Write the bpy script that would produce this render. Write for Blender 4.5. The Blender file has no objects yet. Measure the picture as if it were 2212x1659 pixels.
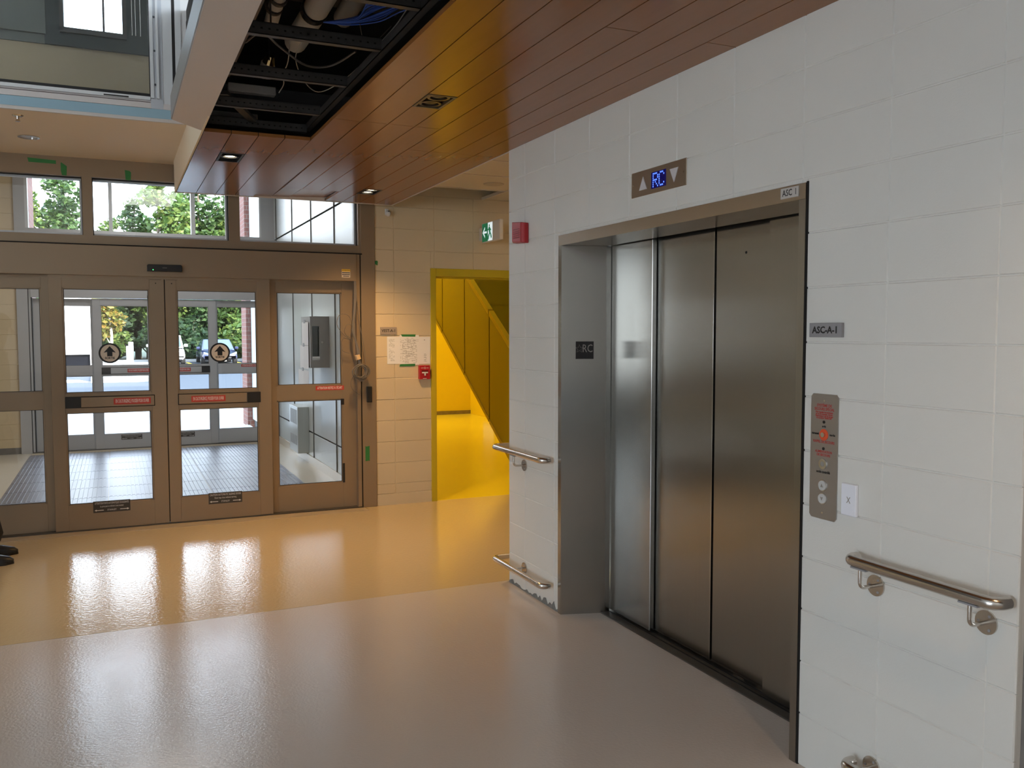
import bpy, bmesh, math, random
from mathutils import Vector, Matrix
random.seed(7)
PI = math.pi
S = bpy.context.scene
COL = S.collection
# ------------------------------------------------------------------ camera, sky, sun, exposure
cd = bpy.data.cameras.new('camera')
cam = bpy.data.objects.new('camera', cd); COL.objects.link(cam)
YAW, PITCH, ROLL = 0.4255, -0.0602, -0.001
fw = Vector((math.sin(YAW)*math.cos(PITCH), math.cos(YAW)*math.cos(PITCH), math.sin(PITCH)))
r0 = Vector((math.cos(YAW), -math.sin(YAW), 0)); u0 = r0.cross(fw)
rr = r0*math.cos(ROLL)+u0*math.sin(ROLL); uu = -r0*math.sin(ROLL)+u0*math.cos(ROLL)
M = Matrix.Identity(4)
for i in range(3):
    M[i][0] = rr[i]; M[i][1] = uu[i]; M[i][2] = -fw[i]
M[2][3] = 1.642
cam.matrix_world = M
cd.sensor_width = 36.0; cd.lens = 1894.98/2212*36.0; cd.clip_start = 0.05; cd.clip_end = 400
S.camera = cam
vs = S.view_settings
vs.view_transform = 'Standard'; vs.look = 'None'; vs.exposure = 0.0; vs.gamma = 1.0
vs.use_curve_mapping = False
S.cycles.max_bounces = 10; S.cycles.diffuse_bounces = 5; S.cycles.glossy_bounces = 4
S.cycles.transparent_max_bounces = 16; S.cycles.sample_clamp_indirect = 6.0
S.cycles.use_denoising = True

w = bpy.data.worlds.new('sky'); S.world = w; w.use_nodes = True
nt = w.node_tree; nt.nodes.clear()
bg = nt.nodes.new('ShaderNodeBackground'); wo = nt.nodes.new('ShaderNodeOutputWorld')
tc = nt.nodes.new('ShaderNodeTexCoord'); sx = nt.nodes.new('ShaderNodeSeparateXYZ')
rp = nt.nodes.new('ShaderNodeValToRGB')
rp.color_ramp.elements[0].position = 0.0; rp.color_ramp.elements[0].color = (0.84, 0.92, 1.0, 1)
rp.color_ramp.elements[1].position = 0.8; rp.color_ramp.elements[1].color = (0.52, 0.73, 1.0, 1)
nt.links.new(tc.outputs['Generated'], sx.inputs[0]); nt.links.new(sx.outputs['Z'], rp.inputs[0])
nt.links.new(rp.outputs[0], bg.inputs['Color']); bg.inputs['Strength'].default_value = 9.0
nt.links.new(bg.outputs[0], wo.inputs[0])

def lamp(name, kind, loc, energy, color=(1, 1, 1), rot=(0, 0, 0), size=0.1, size_y=None, **kw):
    l = bpy.data.lights.new(name, kind); l.energy = energy; l.color = color
    o = bpy.data.objects.new(name, l); COL.objects.link(o); o.location = loc; o.rotation_euler = rot
    if kind == 'AREA':
        l.size = size
        if size_y: l.shape = 'RECTANGLE'; l.size_y = size_y
    elif kind == 'SUN': l.angle = 0.012
    else: l.shadow_soft_size = size
    for k, v in kw.items(): setattr(l, k, v)
    return o
sd = Vector((0.30, -0.85, 0.40)).normalized()
sun = lamp('sun', 'SUN', (0, 30, 40), 17.0, (1.0, 0.95, 0.86))
sun.rotation_euler = sd.to_track_quat('Z', 'Y').to_euler()
WARM = (1.0, 0.60, 0.25)
# added fill light before the closed back wall of the lobby (the left window lets in the sky itself)
lamp('back_fill_light', 'AREA', (-2.5, -6.9, 3.0), 24, (1.0, 0.87, 0.74), (PI/2, 0, 0), 8.0, 4.6)
# ceiling lamps of the corridor and stairwell
lamp('corridor_light', 'AREA', (3.9, 6.4, 2.90), 5, (1.0, 0.76, 0.46), (0, 0, 0), 0.6, 1.2)
lamp('stairwell_light', 'AREA', (4.2, 15.2, 3.9), 130, (1.0, 0.90, 0.66), (0, 0, 0), 1.0, 1.6)
lamp('stairwell_light', 'AREA', (3.2, 10.5, 4.7), 14, (1.0, 0.90, 0.66), (0, 0, 0), 1.2, 0.5)
lamp('unseen_spot', 'SPOT', (1.75, 0.75, 2.775), 42, (1.0, 0.66, 0.36), (0, 0, 0), .04, spot_size=math.radians(130), spot_blend=.8)  # unseen spot without a fixture, added to warm the right end of the wall
lamp('vestibule_light', 'AREA', (0.4, 10.8, 3.88), 60, (1.0, 0.98, 0.95), (0, 0, 0), 1.2, 2.0)

# ------------------------------------------------------------------ materials
MATS = {}
def mat(name, color, rough=0.5, metal=0.0, noise=None, bump=None, emit=None, spec=None, aniso=None, coat=None):
    m = bpy.data.materials.new(name); m.use_nodes = True
    n = m.node_tree; b = n.nodes['Principled BSDF']
    b.inputs['Base Color'].default_value = (*color, 1); b.inputs['Roughness'].default_value = rough
    b.inputs['Metallic'].default_value = metal
    if spec is not None: b.inputs['Specular IOR Level'].default_value = spec
    geo = None
    def pos():
        nonlocal geo
        if geo is None: geo = n.nodes.new('ShaderNodeNewGeometry')
        return geo.outputs['Position']
    if noise:  # (scale, amount, stretch)
        sc, am, st = noise
        mp = n.nodes.new('ShaderNodeMapping'); mp.inputs['Scale'].default_value = st
        nz = n.nodes.new('ShaderNodeTexNoise'); nz.inputs['Scale'].default_value = sc; nz.inputs['Detail'].default_value = 5
        mx = n.nodes.new('ShaderNodeMix'); mx.data_type = 'RGBA'
        mx.inputs['A'].default_value = tuple(c*(1-am) for c in color)+(1,)
        mx.inputs['B'].default_value = tuple(min(1, c*(1+am)) for c in color)+(1,)
        n.links.new(pos(), mp.inputs['Vector']); n.links.new(mp.outputs[0], nz.inputs['Vector'])
        n.links.new(nz.outputs['Fac'], mx.inputs['Factor']); n.links.new(mx.outputs['Result'], b.inputs['Base Color'])
    if bump:   # (scale, strength, distance)
        nz2 = n.nodes.new('ShaderNodeTexNoise'); nz2.inputs['Scale'].default_value = bump[0]; nz2.inputs['Detail'].default_value = 3
        bp = n.nodes.new('ShaderNodeBump'); bp.inputs['Strength'].default_value = bump[1]; bp.inputs['Distance'].default_value = bump[2]
        n.links.new(pos(), nz2.inputs['Vector']); n.links.new(nz2.outputs['Fac'], bp.inputs['Height'])
        n.links.new(bp.outputs[0], b.inputs['Normal'])
    if emit: b.inputs['Emission Color'].default_value = (*emit[0], 1); b.inputs['Emission Strength'].default_value = emit[1]
    if coat: b.inputs['Coat Weight'].default_value = coat[0]; b.inputs['Coat Roughness'].default_value = coat[1]
    if aniso:
        b.inputs['Anisotropic'].default_value = aniso
        g = n.nodes.new('ShaderNodeNewGeometry'); cr = n.nodes.new('ShaderNodeVectorMath'); cr.operation = 'CROSS_PRODUCT'
        cr.inputs[1].default_value = (0, 0, 1)
        n.links.new(g.outputs['True Normal'], cr.inputs[0]); n.links.new(cr.outputs[0], b.inputs['Tangent'])
    MATS[name] = m
    return m
def glass(name, tint=(1, 1, 1), refl=0.08):
    m = bpy.data.materials.new(name); m.use_nodes = True; n = m.node_tree; n.nodes.clear()
    o = n.nodes.new('ShaderNodeOutputMaterial'); mx = n.nodes.new('ShaderNodeMixShader')
    t = n.nodes.new('ShaderNodeBsdfTransparent'); t.inputs[0].default_value = (*tint, 1)
    g = n.nodes.new('ShaderNodeBsdfGlossy'); g.inputs['Roughness'].default_value = 0.01
    f = n.nodes.new('ShaderNodeFresnel'); f.inputs['IOR'].default_value = 1.45
    n.links.new(f.outputs[0], mx.inputs[0]); n.links.new(t.outputs[0], mx.inputs[1]); n.links.new(g.outputs[0], mx.inputs[2])
    n.links.new(mx.outputs[0], o.inputs[0]); return m

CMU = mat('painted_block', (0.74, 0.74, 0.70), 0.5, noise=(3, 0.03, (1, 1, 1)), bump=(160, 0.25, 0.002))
CMUW = mat('painted_block_lamp_tint', (0.68, 0.555, 0.36), 0.5, noise=(3, 0.03, (1, 1, 1)), bump=(160, 0.2, 0.002))  # same white block paint with the warm lamplight mixed into its colour
GYP = mat('gypsum_beige', (0.83, 0.68, 0.49), 0.75, bump=(220, 0.1, 0.001))
GYPL = mat('gypsum_light', (0.72, 0.65, 0.60), 0.7)
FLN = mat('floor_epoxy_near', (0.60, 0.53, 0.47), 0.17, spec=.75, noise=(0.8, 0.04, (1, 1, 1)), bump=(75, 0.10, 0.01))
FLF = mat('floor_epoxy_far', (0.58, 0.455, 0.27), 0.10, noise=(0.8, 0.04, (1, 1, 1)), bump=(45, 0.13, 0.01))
FLV = mat('floor_vestibule', (0.62, 0.56, 0.46), 0.25, noise=(2, 0.05, (1, 1, 1)))
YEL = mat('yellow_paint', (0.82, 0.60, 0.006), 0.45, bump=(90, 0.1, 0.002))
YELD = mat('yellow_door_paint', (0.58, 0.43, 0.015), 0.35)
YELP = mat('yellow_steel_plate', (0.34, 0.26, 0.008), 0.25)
YELF = mat('yellow_epoxy', (0.80, 0.62, 0.02), 0.18, noise=(1, 0.05, (1, 1, 1)), bump=(40, 0.04, 0.01))
WOOD = mat('ceiling_wood', (0.29, 0.115, 0.035), 0.20, spec=.35, noise=(5, 0.07, (5, 0.5, 1)))
WOODE = mat('wood_edge', (0.34, 0.14, 0.05), 0.5)
TRIMW = mat('cream_trim', (0.72, 0.64, 0.54), 0.45)
ALU = mat('champagne_aluminium', (0.30, 0.226, 0.152), 0.38, metal=0.35)
ALUG = mat('grey_aluminium', (0.50, 0.51, 0.53), 0.36, metal=0.35)
WHITE = mat('white_paint', (0.78, 0.78, 0.77), 0.45)
PVC = mat('white_profile', (0.66, 0.68, 0.69), 0.4)
PVCG = mat('grey_profile', (0.50, 0.53, 0.57), 0.4)
STEEL = mat('brushed_steel', (0.37, 0.365, 0.345), 0.21, metal=1.0, aniso=0.88, noise=(2, 0.04, (60, 60, 0.4)))
STEELW = mat('brushed_steel_trim', (0.60, 0.54, 0.47), 0.27, metal=1.0)
TUBE = mat('satin_tube', (0.62, 0.58, 0.53), 0.22, metal=1.0)
PLATE = mat('plate_steel', (0.42, 0.40, 0.37), 0.42, metal=0.8)
BLACK = mat('black_plastic', (0.012, 0.012, 0.013), 0.4)
DARK = mat('dark_gap', (0.006, 0.006, 0.006), 0.8)
RUBBER = mat('black_gasket', (0.01, 0.008, 0.008), 0.6)
SLOT = mat('sill_metal', (0.10, 0.09, 0.08), 0.45, metal=0.6)
STUD = mat('galvanised_stud', (0.10, 0.10, 0.10), 0.5, metal=0.6, noise=(8, 0.3, (1, 1, 1)))
PIPE = mat('pipe_jacket', (0.60, 0.57, 0.52), 0.6)
BROWN = mat('dark_steel_beam', (0.12, 0.085, 0.075), 0.6)
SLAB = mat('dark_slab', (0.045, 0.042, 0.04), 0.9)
BLUEC = mat('blue_cable', (0.03, 0.12, 0.60), 0.4)
GREYC = mat('grey_cable', (0.16, 0.14, 0.12), 0.5)
LIGHTC = mat('pale_wire', (0.42, 0.41, 0.38), 0.5)
MEMB = mat('blue_membrane', (0.30, 0.46, 0.55), 0.6, noise=(5, 0.08, (1, 1, 1)))
PAPER = mat('paper', (0.84, 0.83, 0.82), 0.7)
INK = mat('print_grey', (0.28, 0.26, 0.25), 0.8)
GREEN = mat('green_tape', (0.03, 0.20, 0.05), 0.6)
RED = mat('alarm_red', (0.42, 0.012, 0.02), 0.35)
REDL = mat('red_label', (0.48, 0.05, 0.035), 0.5)
REDT = mat('red_print', (0.50, 0.06, 0.05), 0.6)
ORNG = mat('orange_red', (0.75, 0.10, 0.03), 0.4)
YELL = mat('yellow_label', (0.75, 0.45, 0.04), 0.5)
CREAM = mat('sticker_cream', (0.72, 0.62, 0.50), 0.5)
SGREY = mat('sign_grey', (0.30, 0.30, 0.31), 0.45)
SBEIGE = mat('sign_taupe', (0.36, 0.30, 0.25), 0.45)
TXT = mat('text_black', (0.02, 0.02, 0.02), 0.6)
TXTW = mat('text_white', (0.75, 0.74, 0.72), 0.5)
TXTG = mat('text_grey', (0.30, 0.28, 0.25), 0.45)
SIGNG = mat('exit_green', (0.01, 0.16, 0.07), 0.5, emit=((0.01, 0.30, 0.12), 0.25))
SIGNW = mat('exit_white', (0.8, 0.85, 0.85), 0.5, emit=((0.75, 0.9, 0.95), 0.7))
LEDB = mat('led_blue', (0.02, 0.05, 0.4), 0.5, emit=((0.10, 0.22, 1.0), 1.6))
LEDW = mat('led_window', (0.004, 0.004, 0.06), 0.25, emit=((0.0, 0.0, 0.25), 0.18))
LEDG = mat('led_green', (0.02, 0.6, 0.1), 0.5, emit=((0.1, 1.0, 0.3), 2.0))
BULB = mat('lamp_glow', (1, 0.9, 0.7), 0.5, emit=((1.0, 0.85, 0.60), 9.0))
BULBO = mat('lamp_unlit', (0.025, 0.02, 0.015), 0.3)
CHROME = mat('chrome', (0.7, 0.7, 0.7), 0.12, metal=1.0)
MATM = mat('mat_rib', (0.22, 0.22, 0.25), 0.32, metal=0.35)
PANW = mat('white_panel', (0.54, 0.58, 0.57), 0.3)
ASPH = mat('asphalt', (0.045, 0.05, 0.060), 0.85, noise=(30, 0.2, (1, 1, 1)))
CONC = mat('concrete', (0.42, 0.41, 0.39), 0.85, noise=(3, 0.1, (1, 1, 1)))
CONCD = mat('dark_concrete', (0.20, 0.19, 0.18), 0.8, noise=(12, 0.25, (1, 1, 1)))
GRASSM = mat('grass', (0.10, 0.17, 0.03), 0.9, noise=(4, 0.3, (1, 1, 1)))
SOIL = mat('forest_floor', (0.035, 0.05, 0.02), 0.95, noise=(2, 0.4, (1, 1, 1)))
PAINTW = mat('road_paint', (0.75, 0.75, 0.72), 0.7)
PAINTY = mat('road_paint_yellow', (0.75, 0.55, 0.05), 0.7)
BARK = mat('bark', (0.13, 0.10, 0.07), 0.9, noise=(6, 0.3, (4, 4, 1)))
BARKL = mat('pale_bark', (0.42, 0.38, 0.32), 0.9, noise=(6, 0.3, (4, 4, 1)))
CARW = mat('car_white', (0.75, 0.76, 0.78), 0.2, coat=(0.6, 0.05))
CARB = mat('car_navy', (0.012, 0.016, 0.055), 0.2, coat=(0.8, 0.05))
CGLS = mat('car_glass', (0.05, 0.08, 0.09), 0.06)
HLMP = mat('headlamp', (0.7, 0.72, 0.75), 0.1)
TIRE = mat('tyre', (0.02, 0.02, 0.02), 0.8)
SKIN = mat('skin', (0.55, 0.36, 0.27), 0.55)
CLOTH = mat('trouser_black', (0.018, 0.018, 0.022), 0.85)
SHIRT = mat('navy_jacket', (0.03, 0.035, 0.05), 0.85)
SHOE = mat('black_leather', (0.012, 0.012, 0.012), 0.4)
HAIR = mat('dark_hair', (0.03, 0.02, 0.015), 0.7)
GREYB = mat('grey_metal_box', (0.36, 0.35, 0.34), 0.4)
UPG = mat('upper_grey', (0.075, 0.088, 0.092), 0.5)
UPL = mat('upper_light_grey', (0.24, 0.25, 0.24), 0.5, noise=(1.5, 0.2, (4, 4, 0.4)))
GLS = glass('clear_glass'); GLSU = glass('tinted_glass', (0.84, 0.86, 0.85)); 
def brick_mat():
    m = bpy.data.materials.new('red_brick'); m.use_nodes = True; n = m.node_tree; b = n.nodes['Principled BSDF']
    g = n.nodes.new('ShaderNodeNewGeometry'); sp = n.nodes.new('ShaderNodeSeparateXYZ'); ad = n.nodes.new('ShaderNodeMath'); ad.operation = 'ADD'
    cb = n.nodes.new('ShaderNodeCombineXYZ'); br = n.nodes.new('ShaderNodeTexBrick')
    n.links.new(g.outputs['Position'], sp.inputs[0]); n.links.new(sp.outputs['X'], ad.inputs[0]); n.links.new(sp.outputs['Y'], ad.inputs[1])
    n.links.new(ad.outputs[0], cb.inputs['X']); n.links.new(sp.outputs['Z'], cb.inputs['Y']); n.links.new(cb.outputs[0], br.inputs['Vector'])
    br.inputs['Color1'].default_value = (0.21, 0.072, 0.048, 1); br.inputs['Color2'].default_value = (0.155, 0.054, 0.038, 1)
    br.inputs['Mortar'].default_value = (0.20, 0.15, 0.125, 1); br.inputs['Scale'].default_value = 1.0
    br.inputs['Brick Width'].default_value = 0.2; br.inputs['Row Height'].default_value = 0.075; br.inputs['Mortar Size'].default_value = 0.006
    n.links.new(br.outputs['Color'], b.inputs['Base Color']); b.inputs['Roughness'].default_value = 0.85
    return m
BRICK = brick_mat()
def leaf_mat(name, c1, c2, c3):
    m = bpy.data.materials.new(name); m.use_nodes = True; n = m.node_tree; b = n.nodes['Principled BSDF']
    g = n.nodes.new('ShaderNodeNewGeometry'); r = n.nodes.new('ShaderNodeValToRGB')
    r.color_ramp.elements[0].color = (*c1, 1); r.color_ramp.elements[1].color = (*c3, 1)
    e = r.color_ramp.elements.new(0.55); e.color = (*c2, 1)
    n.links.new(g.outputs['Random Per Island'], r.inputs[0]); n.links.new(r.outputs[0], b.inputs['Base Color'])
    b.inputs['Roughness'].default_value = 0.6
    tr = n.nodes.new('ShaderNodeBsdfTranslucent'); n.links.new(r.outputs[0], tr.inputs[0])
    mx = n.nodes.new('ShaderNodeMixShader'); mx.inputs[0].default_value = 0.4
    o = n.nodes['Material Output']; n.links.new(b.outputs[0], mx.inputs[1]); n.links.new(tr.outputs[0], mx.inputs[2]); n.links.new(mx.outputs[0], o.inputs[0])
    return m
LEAF1 = leaf_mat('leaf_green', (0.022, 0.055, 0.014), (0.045, 0.095, 0.022), (0.08, 0.14, 0.03))
LEAF2 = leaf_mat('leaf_bright', (0.045, 0.10, 0.02), (0.085, 0.15, 0.03), (0.16, 0.20, 0.04))
LEAF3 = leaf_mat('leaf_dark', (0.010, 0.030, 0.012), (0.022, 0.055, 0.018), (0.04, 0.08, 0.022))
LEAF4 = leaf_mat('leaf_autumn', (0.09, 0.13, 0.025), (0.20, 0.18, 0.03), (0.26, 0.15, 0.03))

# ------------------------------------------------------------------ mesh builder
class MB:
    def __init__(s): s.v = []; s.f = []
    def box(s, x0, x1, y0, y1, z0, z1):
        if x0 > x1: x0, x1 = x1, x0
        if y0 > y1: y0, y1 = y1, y0
        if z0 > z1: z0, z1 = z1, z0
        n = len(s.v)
        s.v += [(x0, y0, z0), (x1, y0, z0), (x1, y1, z0), (x0, y1, z0), (x0, y0, z1), (x1, y0, z1), (x1, y1, z1), (x0, y1, z1)]
        s.f += [tuple(n+i for i in q) for q in ((3, 2, 1, 0), (4, 5, 6, 7), (0, 1, 5, 4), (1, 2, 6, 5), (2, 3, 7, 6), (3, 0, 4, 7))]
        return s
    def prism(s, pts, d):      # polygon of 3-D points pushed along d
        n = len(s.v); k = len(pts); d = Vector(d)
        s.v += [tuple(Vector(p)) for p in pts]+[tuple(Vector(p)+d) for p in pts]
        s.f.append(tuple(range(n+k-1, n-1, -1))); s.f.append(tuple(range(n+k, n+2*k)))
        for i in range(k):
            j = (i+1) % k; s.f.append((n+i, n+j, n+k+j, n+k+i))
        return s
    def tube(s, path, r, k=8, closed=False, cap=True):
        P = [Vector(p) for p in path]; n0 = len(s.v); m = len(P); up = None
        rad = r if isinstance(r, (list, tuple)) else [r]*m
        for i, p in enumerate(P):
            if closed: t = P[(i+1) % m]-P[i-1]
            else: t = P[min(i+1, m-1)]-P[max(i-1, 0)]
            t.normalize()
            if up is None:
                up = Vector((0, 0, 1)) if abs(t.z) < 0.9 else Vector((1, 0, 0))
            a = t.cross(up)
            if a.length < 1e-4: a = t.cross(Vector((0.3, 1, 0.2)))
            a.normalize(); b = a.cross(t); up = b
            for j in range(k):
                an = 2*PI*j/k; s.v.append(tuple(p+(a*math.cos(an)+b*math.sin(an))*rad[i]))
        for i in range(m if closed else m-1):
            i2 = (i+1) % m
            for j in range(k):
                j2 = (j+1) % k
                s.f.append((n0+i*k+j, n0+i*k+j2, n0+i2*k+j2, n0+i2*k+j))
        if cap and not closed:
            s.f.append(tuple(n0+j for j in range(k))[::-1]); s.f.append(tuple(n0+(m-1)*k+j for j in range(k)))
        return s
    def cyl(s, a, b, r, k=20): return s.tube([a, b], r, k)
    def sphere(s, c, r, n=10, m=6, sc=(1, 1, 1)):
        P = []; R = []
        n0 = len(s.v)
        for i in range(m+1):
            th = PI*i/m
            for j in range(n):
                ph = 2*PI*j/n
                s.v.append((c[0]+r*sc[0]*math.sin(th)*math.cos(ph), c[1]+r*sc[1]*math.sin(th)*math.sin(ph), c[2]+r*sc[2]*math.cos(th)))
        for i in range(m):
            for j in range(n):
                s.f.append((n0+i*n+j, n0+(i+1)*n+j, n0+(i+1)*n+(j+1) % n, n0+i*n+(j+1) % n))
        return s
    def ring(s, c, axis, r0, r1, h, k=32):   # annular plate, axis = unit normal
        ax = Vector(axis); u = ax.cross(Vector((0, 0, 1)))
        if u.length < .1: u = Vector((1, 0, 0))
        u.normalize(); v = ax.cross(u); n0 = len(s.v); c = Vector(c)
        for j in range(k):
            d = u*math.cos(2*PI*j/k)+v*math.sin(2*PI*j/k)
            s.v += [tuple(c+d*r0), tuple(c+d*r1), tuple(c+d*r1+ax*h), tuple(c+d*r0+ax*h)]
        for j in range(k):
            a = n0+4*j; b = n0+4*((j+1) % k)
            for q in range(4):
                s.f.append((a+q, a+(q+1) % 4, b+(q+1) % 4, b+q))
        return s
def bx(*a): return MB().box(*a)
ORG = {}
def tags(o, label=None, cat=None, group=None, kind=None):
    if label: o['label'] = label
    if cat: o['category'] = cat
    if group: o['group'] = group
    if kind: o['kind'] = kind
    return o
def obj(name, mb, m, parent=None, label=None, cat=None, group=None, kind=None, bevel=0, smooth=False, loc=None):
    if loc is None:
        if parent is None:
            xs = [v[0] for v in mb.v]; ys = [v[1] for v in mb.v]; zs = [v[2] for v in mb.v]
            loc = Vector(((min(xs)+max(xs))/2, (min(ys)+max(ys))/2, min(zs)))
        else: loc = ORG[parent.name]
    loc = Vector(loc)
    me = bpy.data.meshes.new(name); me.from_pydata([tuple(Vector(v)-loc) for v in mb.v], [], mb.f); me.update()
    bm = bmesh.new(); bm.from_mesh(me); bmesh.ops.recalc_face_normals(bm, faces=bm.faces); bm.to_mesh(me); bm.free()
    me.materials.append(m)
    if smooth:
        for p in me.polygons: p.use_smooth = True
        try: me.set_sharp_from_angle(angle=math.radians(40))
        except Exception: pass
    o = bpy.data.objects.new(name, me); COL.objects.link(o)
    if parent is not None:
        o.parent = parent; o.location = loc-ORG[parent.name]
    else: o.location = loc
    ORG[o.name] = loc
    if bevel:
        bv = o.modifiers.new('bevel', 'BEVEL'); bv.width = bevel; bv.segments = 1; bv.limit_method = 'ANGLE'
    return tags(o, label, cat, group, kind)
def thing(name, loc, label, cat, group=None, kind=None):
    o = bpy.data.objects.new(name, None); COL.objects.link(o); o.location = loc; o.empty_display_size = 0.05
    ORG[o.name] = Vector(loc); return tags(o, label, cat, group, kind)
RY = (PI/2, 0, 0)            # text on a face that looks to -y
RX = (PI/2, 0, -PI/2)        # text on a face that looks to -x
def text(s, loc, size, rot, m, parent, align='CENTER', sx=1.0, name='lettering', bold=0.0, space=1.0):
    c = bpy.data.curves.new(name, 'FONT'); c.body = s; c.size = size; c.align_x = align; c.align_y = 'CENTER'
    c.resolution_u = 2; c.extrude = 0.0002; c.offset = bold; c.space_character = space
    t = bpy.data.objects.new('temporary', c); COL.objects.link(t)
    bpy.context.view_layer.update()
    me = bpy.data.meshes.new_from_object(t.evaluated_get(bpy.context.evaluated_depsgraph_get()))
    bpy.data.objects.remove(t); bpy.data.curves.remove(c)
    me.materials.clear(); me.materials.append(m); me.name = name
    o = bpy.data.objects.new(name, me); COL.objects.link(o); o.parent = parent
    o.location = Vector(loc)-ORG[parent.name]; o.rotation_euler = rot; o.scale = (sx, 1, 1); ORG[o.name] = Vector(loc)
    return o
def piece(src, parent, loc):
    o = src.copy(); COL.objects.link(o); o.parent = parent; o.location = Vector(loc)-ORG[parent.name]; return o
def arc(c, r, a0, a1, n, u, v):
    c, u, v = Vector(c), Vector(u), Vector(v)
    return [c+u*r*math.cos(a0+(a1-a0)*i/n)+v*r*math.sin(a0+(a1-a0)*i/n) for i in range(n+1)]
def smooth_path(pts, n=6):
    P = [Vector(p) for p in pts]; out = []
    for i in range(len(P)-1):
        p0 = P[max(i-1, 0)]; p1 = P[i]; p2 = P[i+1]; p3 = P[min(i+2, len(P)-1)]
        for k in range(n):
            t = k/n
            out.append(0.5*((2*p1)+(-p0+p2)*t+(2*p0-5*p1+4*p2-p3)*t*t+(-p0+3*p1-3*p2+p3)*t**3))
    out.append(P[-1]); return out

# ------------------------------------------------------------------ block walls: every block is a piece of its own
BLK = {}
def block_mesh(axis, a0, a1, z0, z1, m):
    """chamfered face of one block, local origin at its centre on the wall plane; axis 'x' wall looks to -x, 'y' wall looks to -y"""
    key = (axis, round(a1-a0, 3), round(z1-z0, 3), m.name)
    if key in BLK: return BLK[key]
    h, k = (a1-a0)/2, (z1-z0)/2; i1, i2, d1, d2 = 0.0045, 0.0012, 0.0045, 0.012
    i1 = min(i1, h*.4, k*.4); i2 = min(i2, i1*.3)
    pr = [(i1, 0.0), (i2, d1), (i2, d2)]
    v = []; f = []
    for ins, d in pr:
        for (sa, sz) in ((-1, -1), (1, -1), (1, 1), (-1, 1)):
            a, z = sa*(h-ins), sz*(k-ins)
            v.append((d, -a, z) if axis == 'x' else (a, d, z))
    f.append((0, 1, 2, 3))
    for L in (0, 4):
        for q in range(4):
            n = (q+1) % 4; f.append((L+q, L+n, L+4+n, L+4+q)[::-1])
    me = bpy.data.meshes.new('block'); me.from_pydata(v, [], f); me.materials.append(m)
    bm = bmesh.new(); bm.from_mesh(me); bmesh.ops.recalc_face_normals(bm, faces=bm.faces)
    c = Vector((0.03, 0, 0)) if axis == 'x' else Vector((0, 0.03, 0))
    bm.faces.ensure_lookup_table()
    if (bm.faces[0].normal.x > 0 if axis == 'x' else bm.faces[0].normal.y > 0): bmesh.ops.reverse_faces(bm, faces=bm.faces)
    bm.to_mesh(me); bm.free(); BLK[key] = me
    return me
def blocks(parent, axis, plane, acuts, zcuts, m, holes=()):
    cnt = 0
    for zi in range(len(zcuts)-1):
        z0, z1 = zcuts[zi], zcuts[zi+1]
        for ai in range(len(acuts)-1):
            spans = [(acuts[ai], acuts[ai+1], z0, z1)]
            for (h0, h1, hz0, hz1) in holes:
                ns = []
                for (a0, a1, b0, b1) in spans:
                    if a1 <= h0+1e-6 or a0 >= h1-1e-6 or b1 <= hz0+1e-6 or b0 >= hz1-1e-6: ns.append((a0, a1, b0, b1)); continue
                    if a0 < h0: ns.append((a0, h0, b0, b1))
                    if a1 > h1: ns.append((h1, a1, b0, b1))
                    if b1 > hz1: ns.append((max(a0, h0), min(a1, h1), max(hz1, b0), b1))
                spans = ns
            for (a0, a1, b0, b1) in spans:
                if a1-a0 < 0.02 or b1-b0 < 0.012: continue
                me = block_mesh(axis, a0, a1, b0, b1, m)
                o = bpy.data.objects.new('block', me); COL.objects.link(o); o.parent = parent
                j = random.uniform(-0.0006, 0.0006)
                c = (plane+j, (a0+a1)/2, (b0+b1)/2) if axis == 'x' else ((a0+a1)/2, plane+j, (b0+b1)/2)
                o.location = Vector(c)-ORG[parent.name]; cnt += 1
    return cnt
def struct(name, mb, m, label, cat, **k): return obj(name, mb, m, label=label, cat=cat, kind='structure', **k)

XE, ZW, YD = 2.326, 2.789, 7.97
# ------------------------------------------------------------------ floors
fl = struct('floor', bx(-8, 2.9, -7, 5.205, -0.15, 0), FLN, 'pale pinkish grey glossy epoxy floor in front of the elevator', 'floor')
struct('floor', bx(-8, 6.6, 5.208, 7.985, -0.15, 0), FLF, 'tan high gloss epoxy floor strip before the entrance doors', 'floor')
struct('floor', MB().box(-3.2, 2.25, 7.985, 13.5, -0.15, -0.001), FLV, 'cream vestibule floor around the ribbed mat', 'floor')
struct('floor', MB().box(2.45, 6.6, 7.986, 16.4, -0.15, -0.001), YELF, 'glossy yellow stairwell floor beyond the yellow doorway', 'floor')
# ------------------------------------------------------------------ elevator wall
mm = MB()
OY0, OY1, OZ = 2.512, 4.470, 2.180
T0 = XE+0.004
mm.box(T0, 2.56, 4.470, 5.165, 0, 3.6).box(T0, 2.56, 1.645, 2.512, 0, 3.6).box(T0, 2.56, 2.512, 4.470, OZ, 3.6)
wr = struct('wall_right', mm, CMU, 'off-white painted block wall around the elevator', 'wall')
jy = [1.64]+[round(2.135+0.4*k, 3) for k in range(-1, 8)]+[5.172]
blocks(wr, 'x', XE, jy, [0.2*k for k in range(14)]+[2.80], CMU, holes=[(2.508, 4.475, -1, 2.183)])
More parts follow.
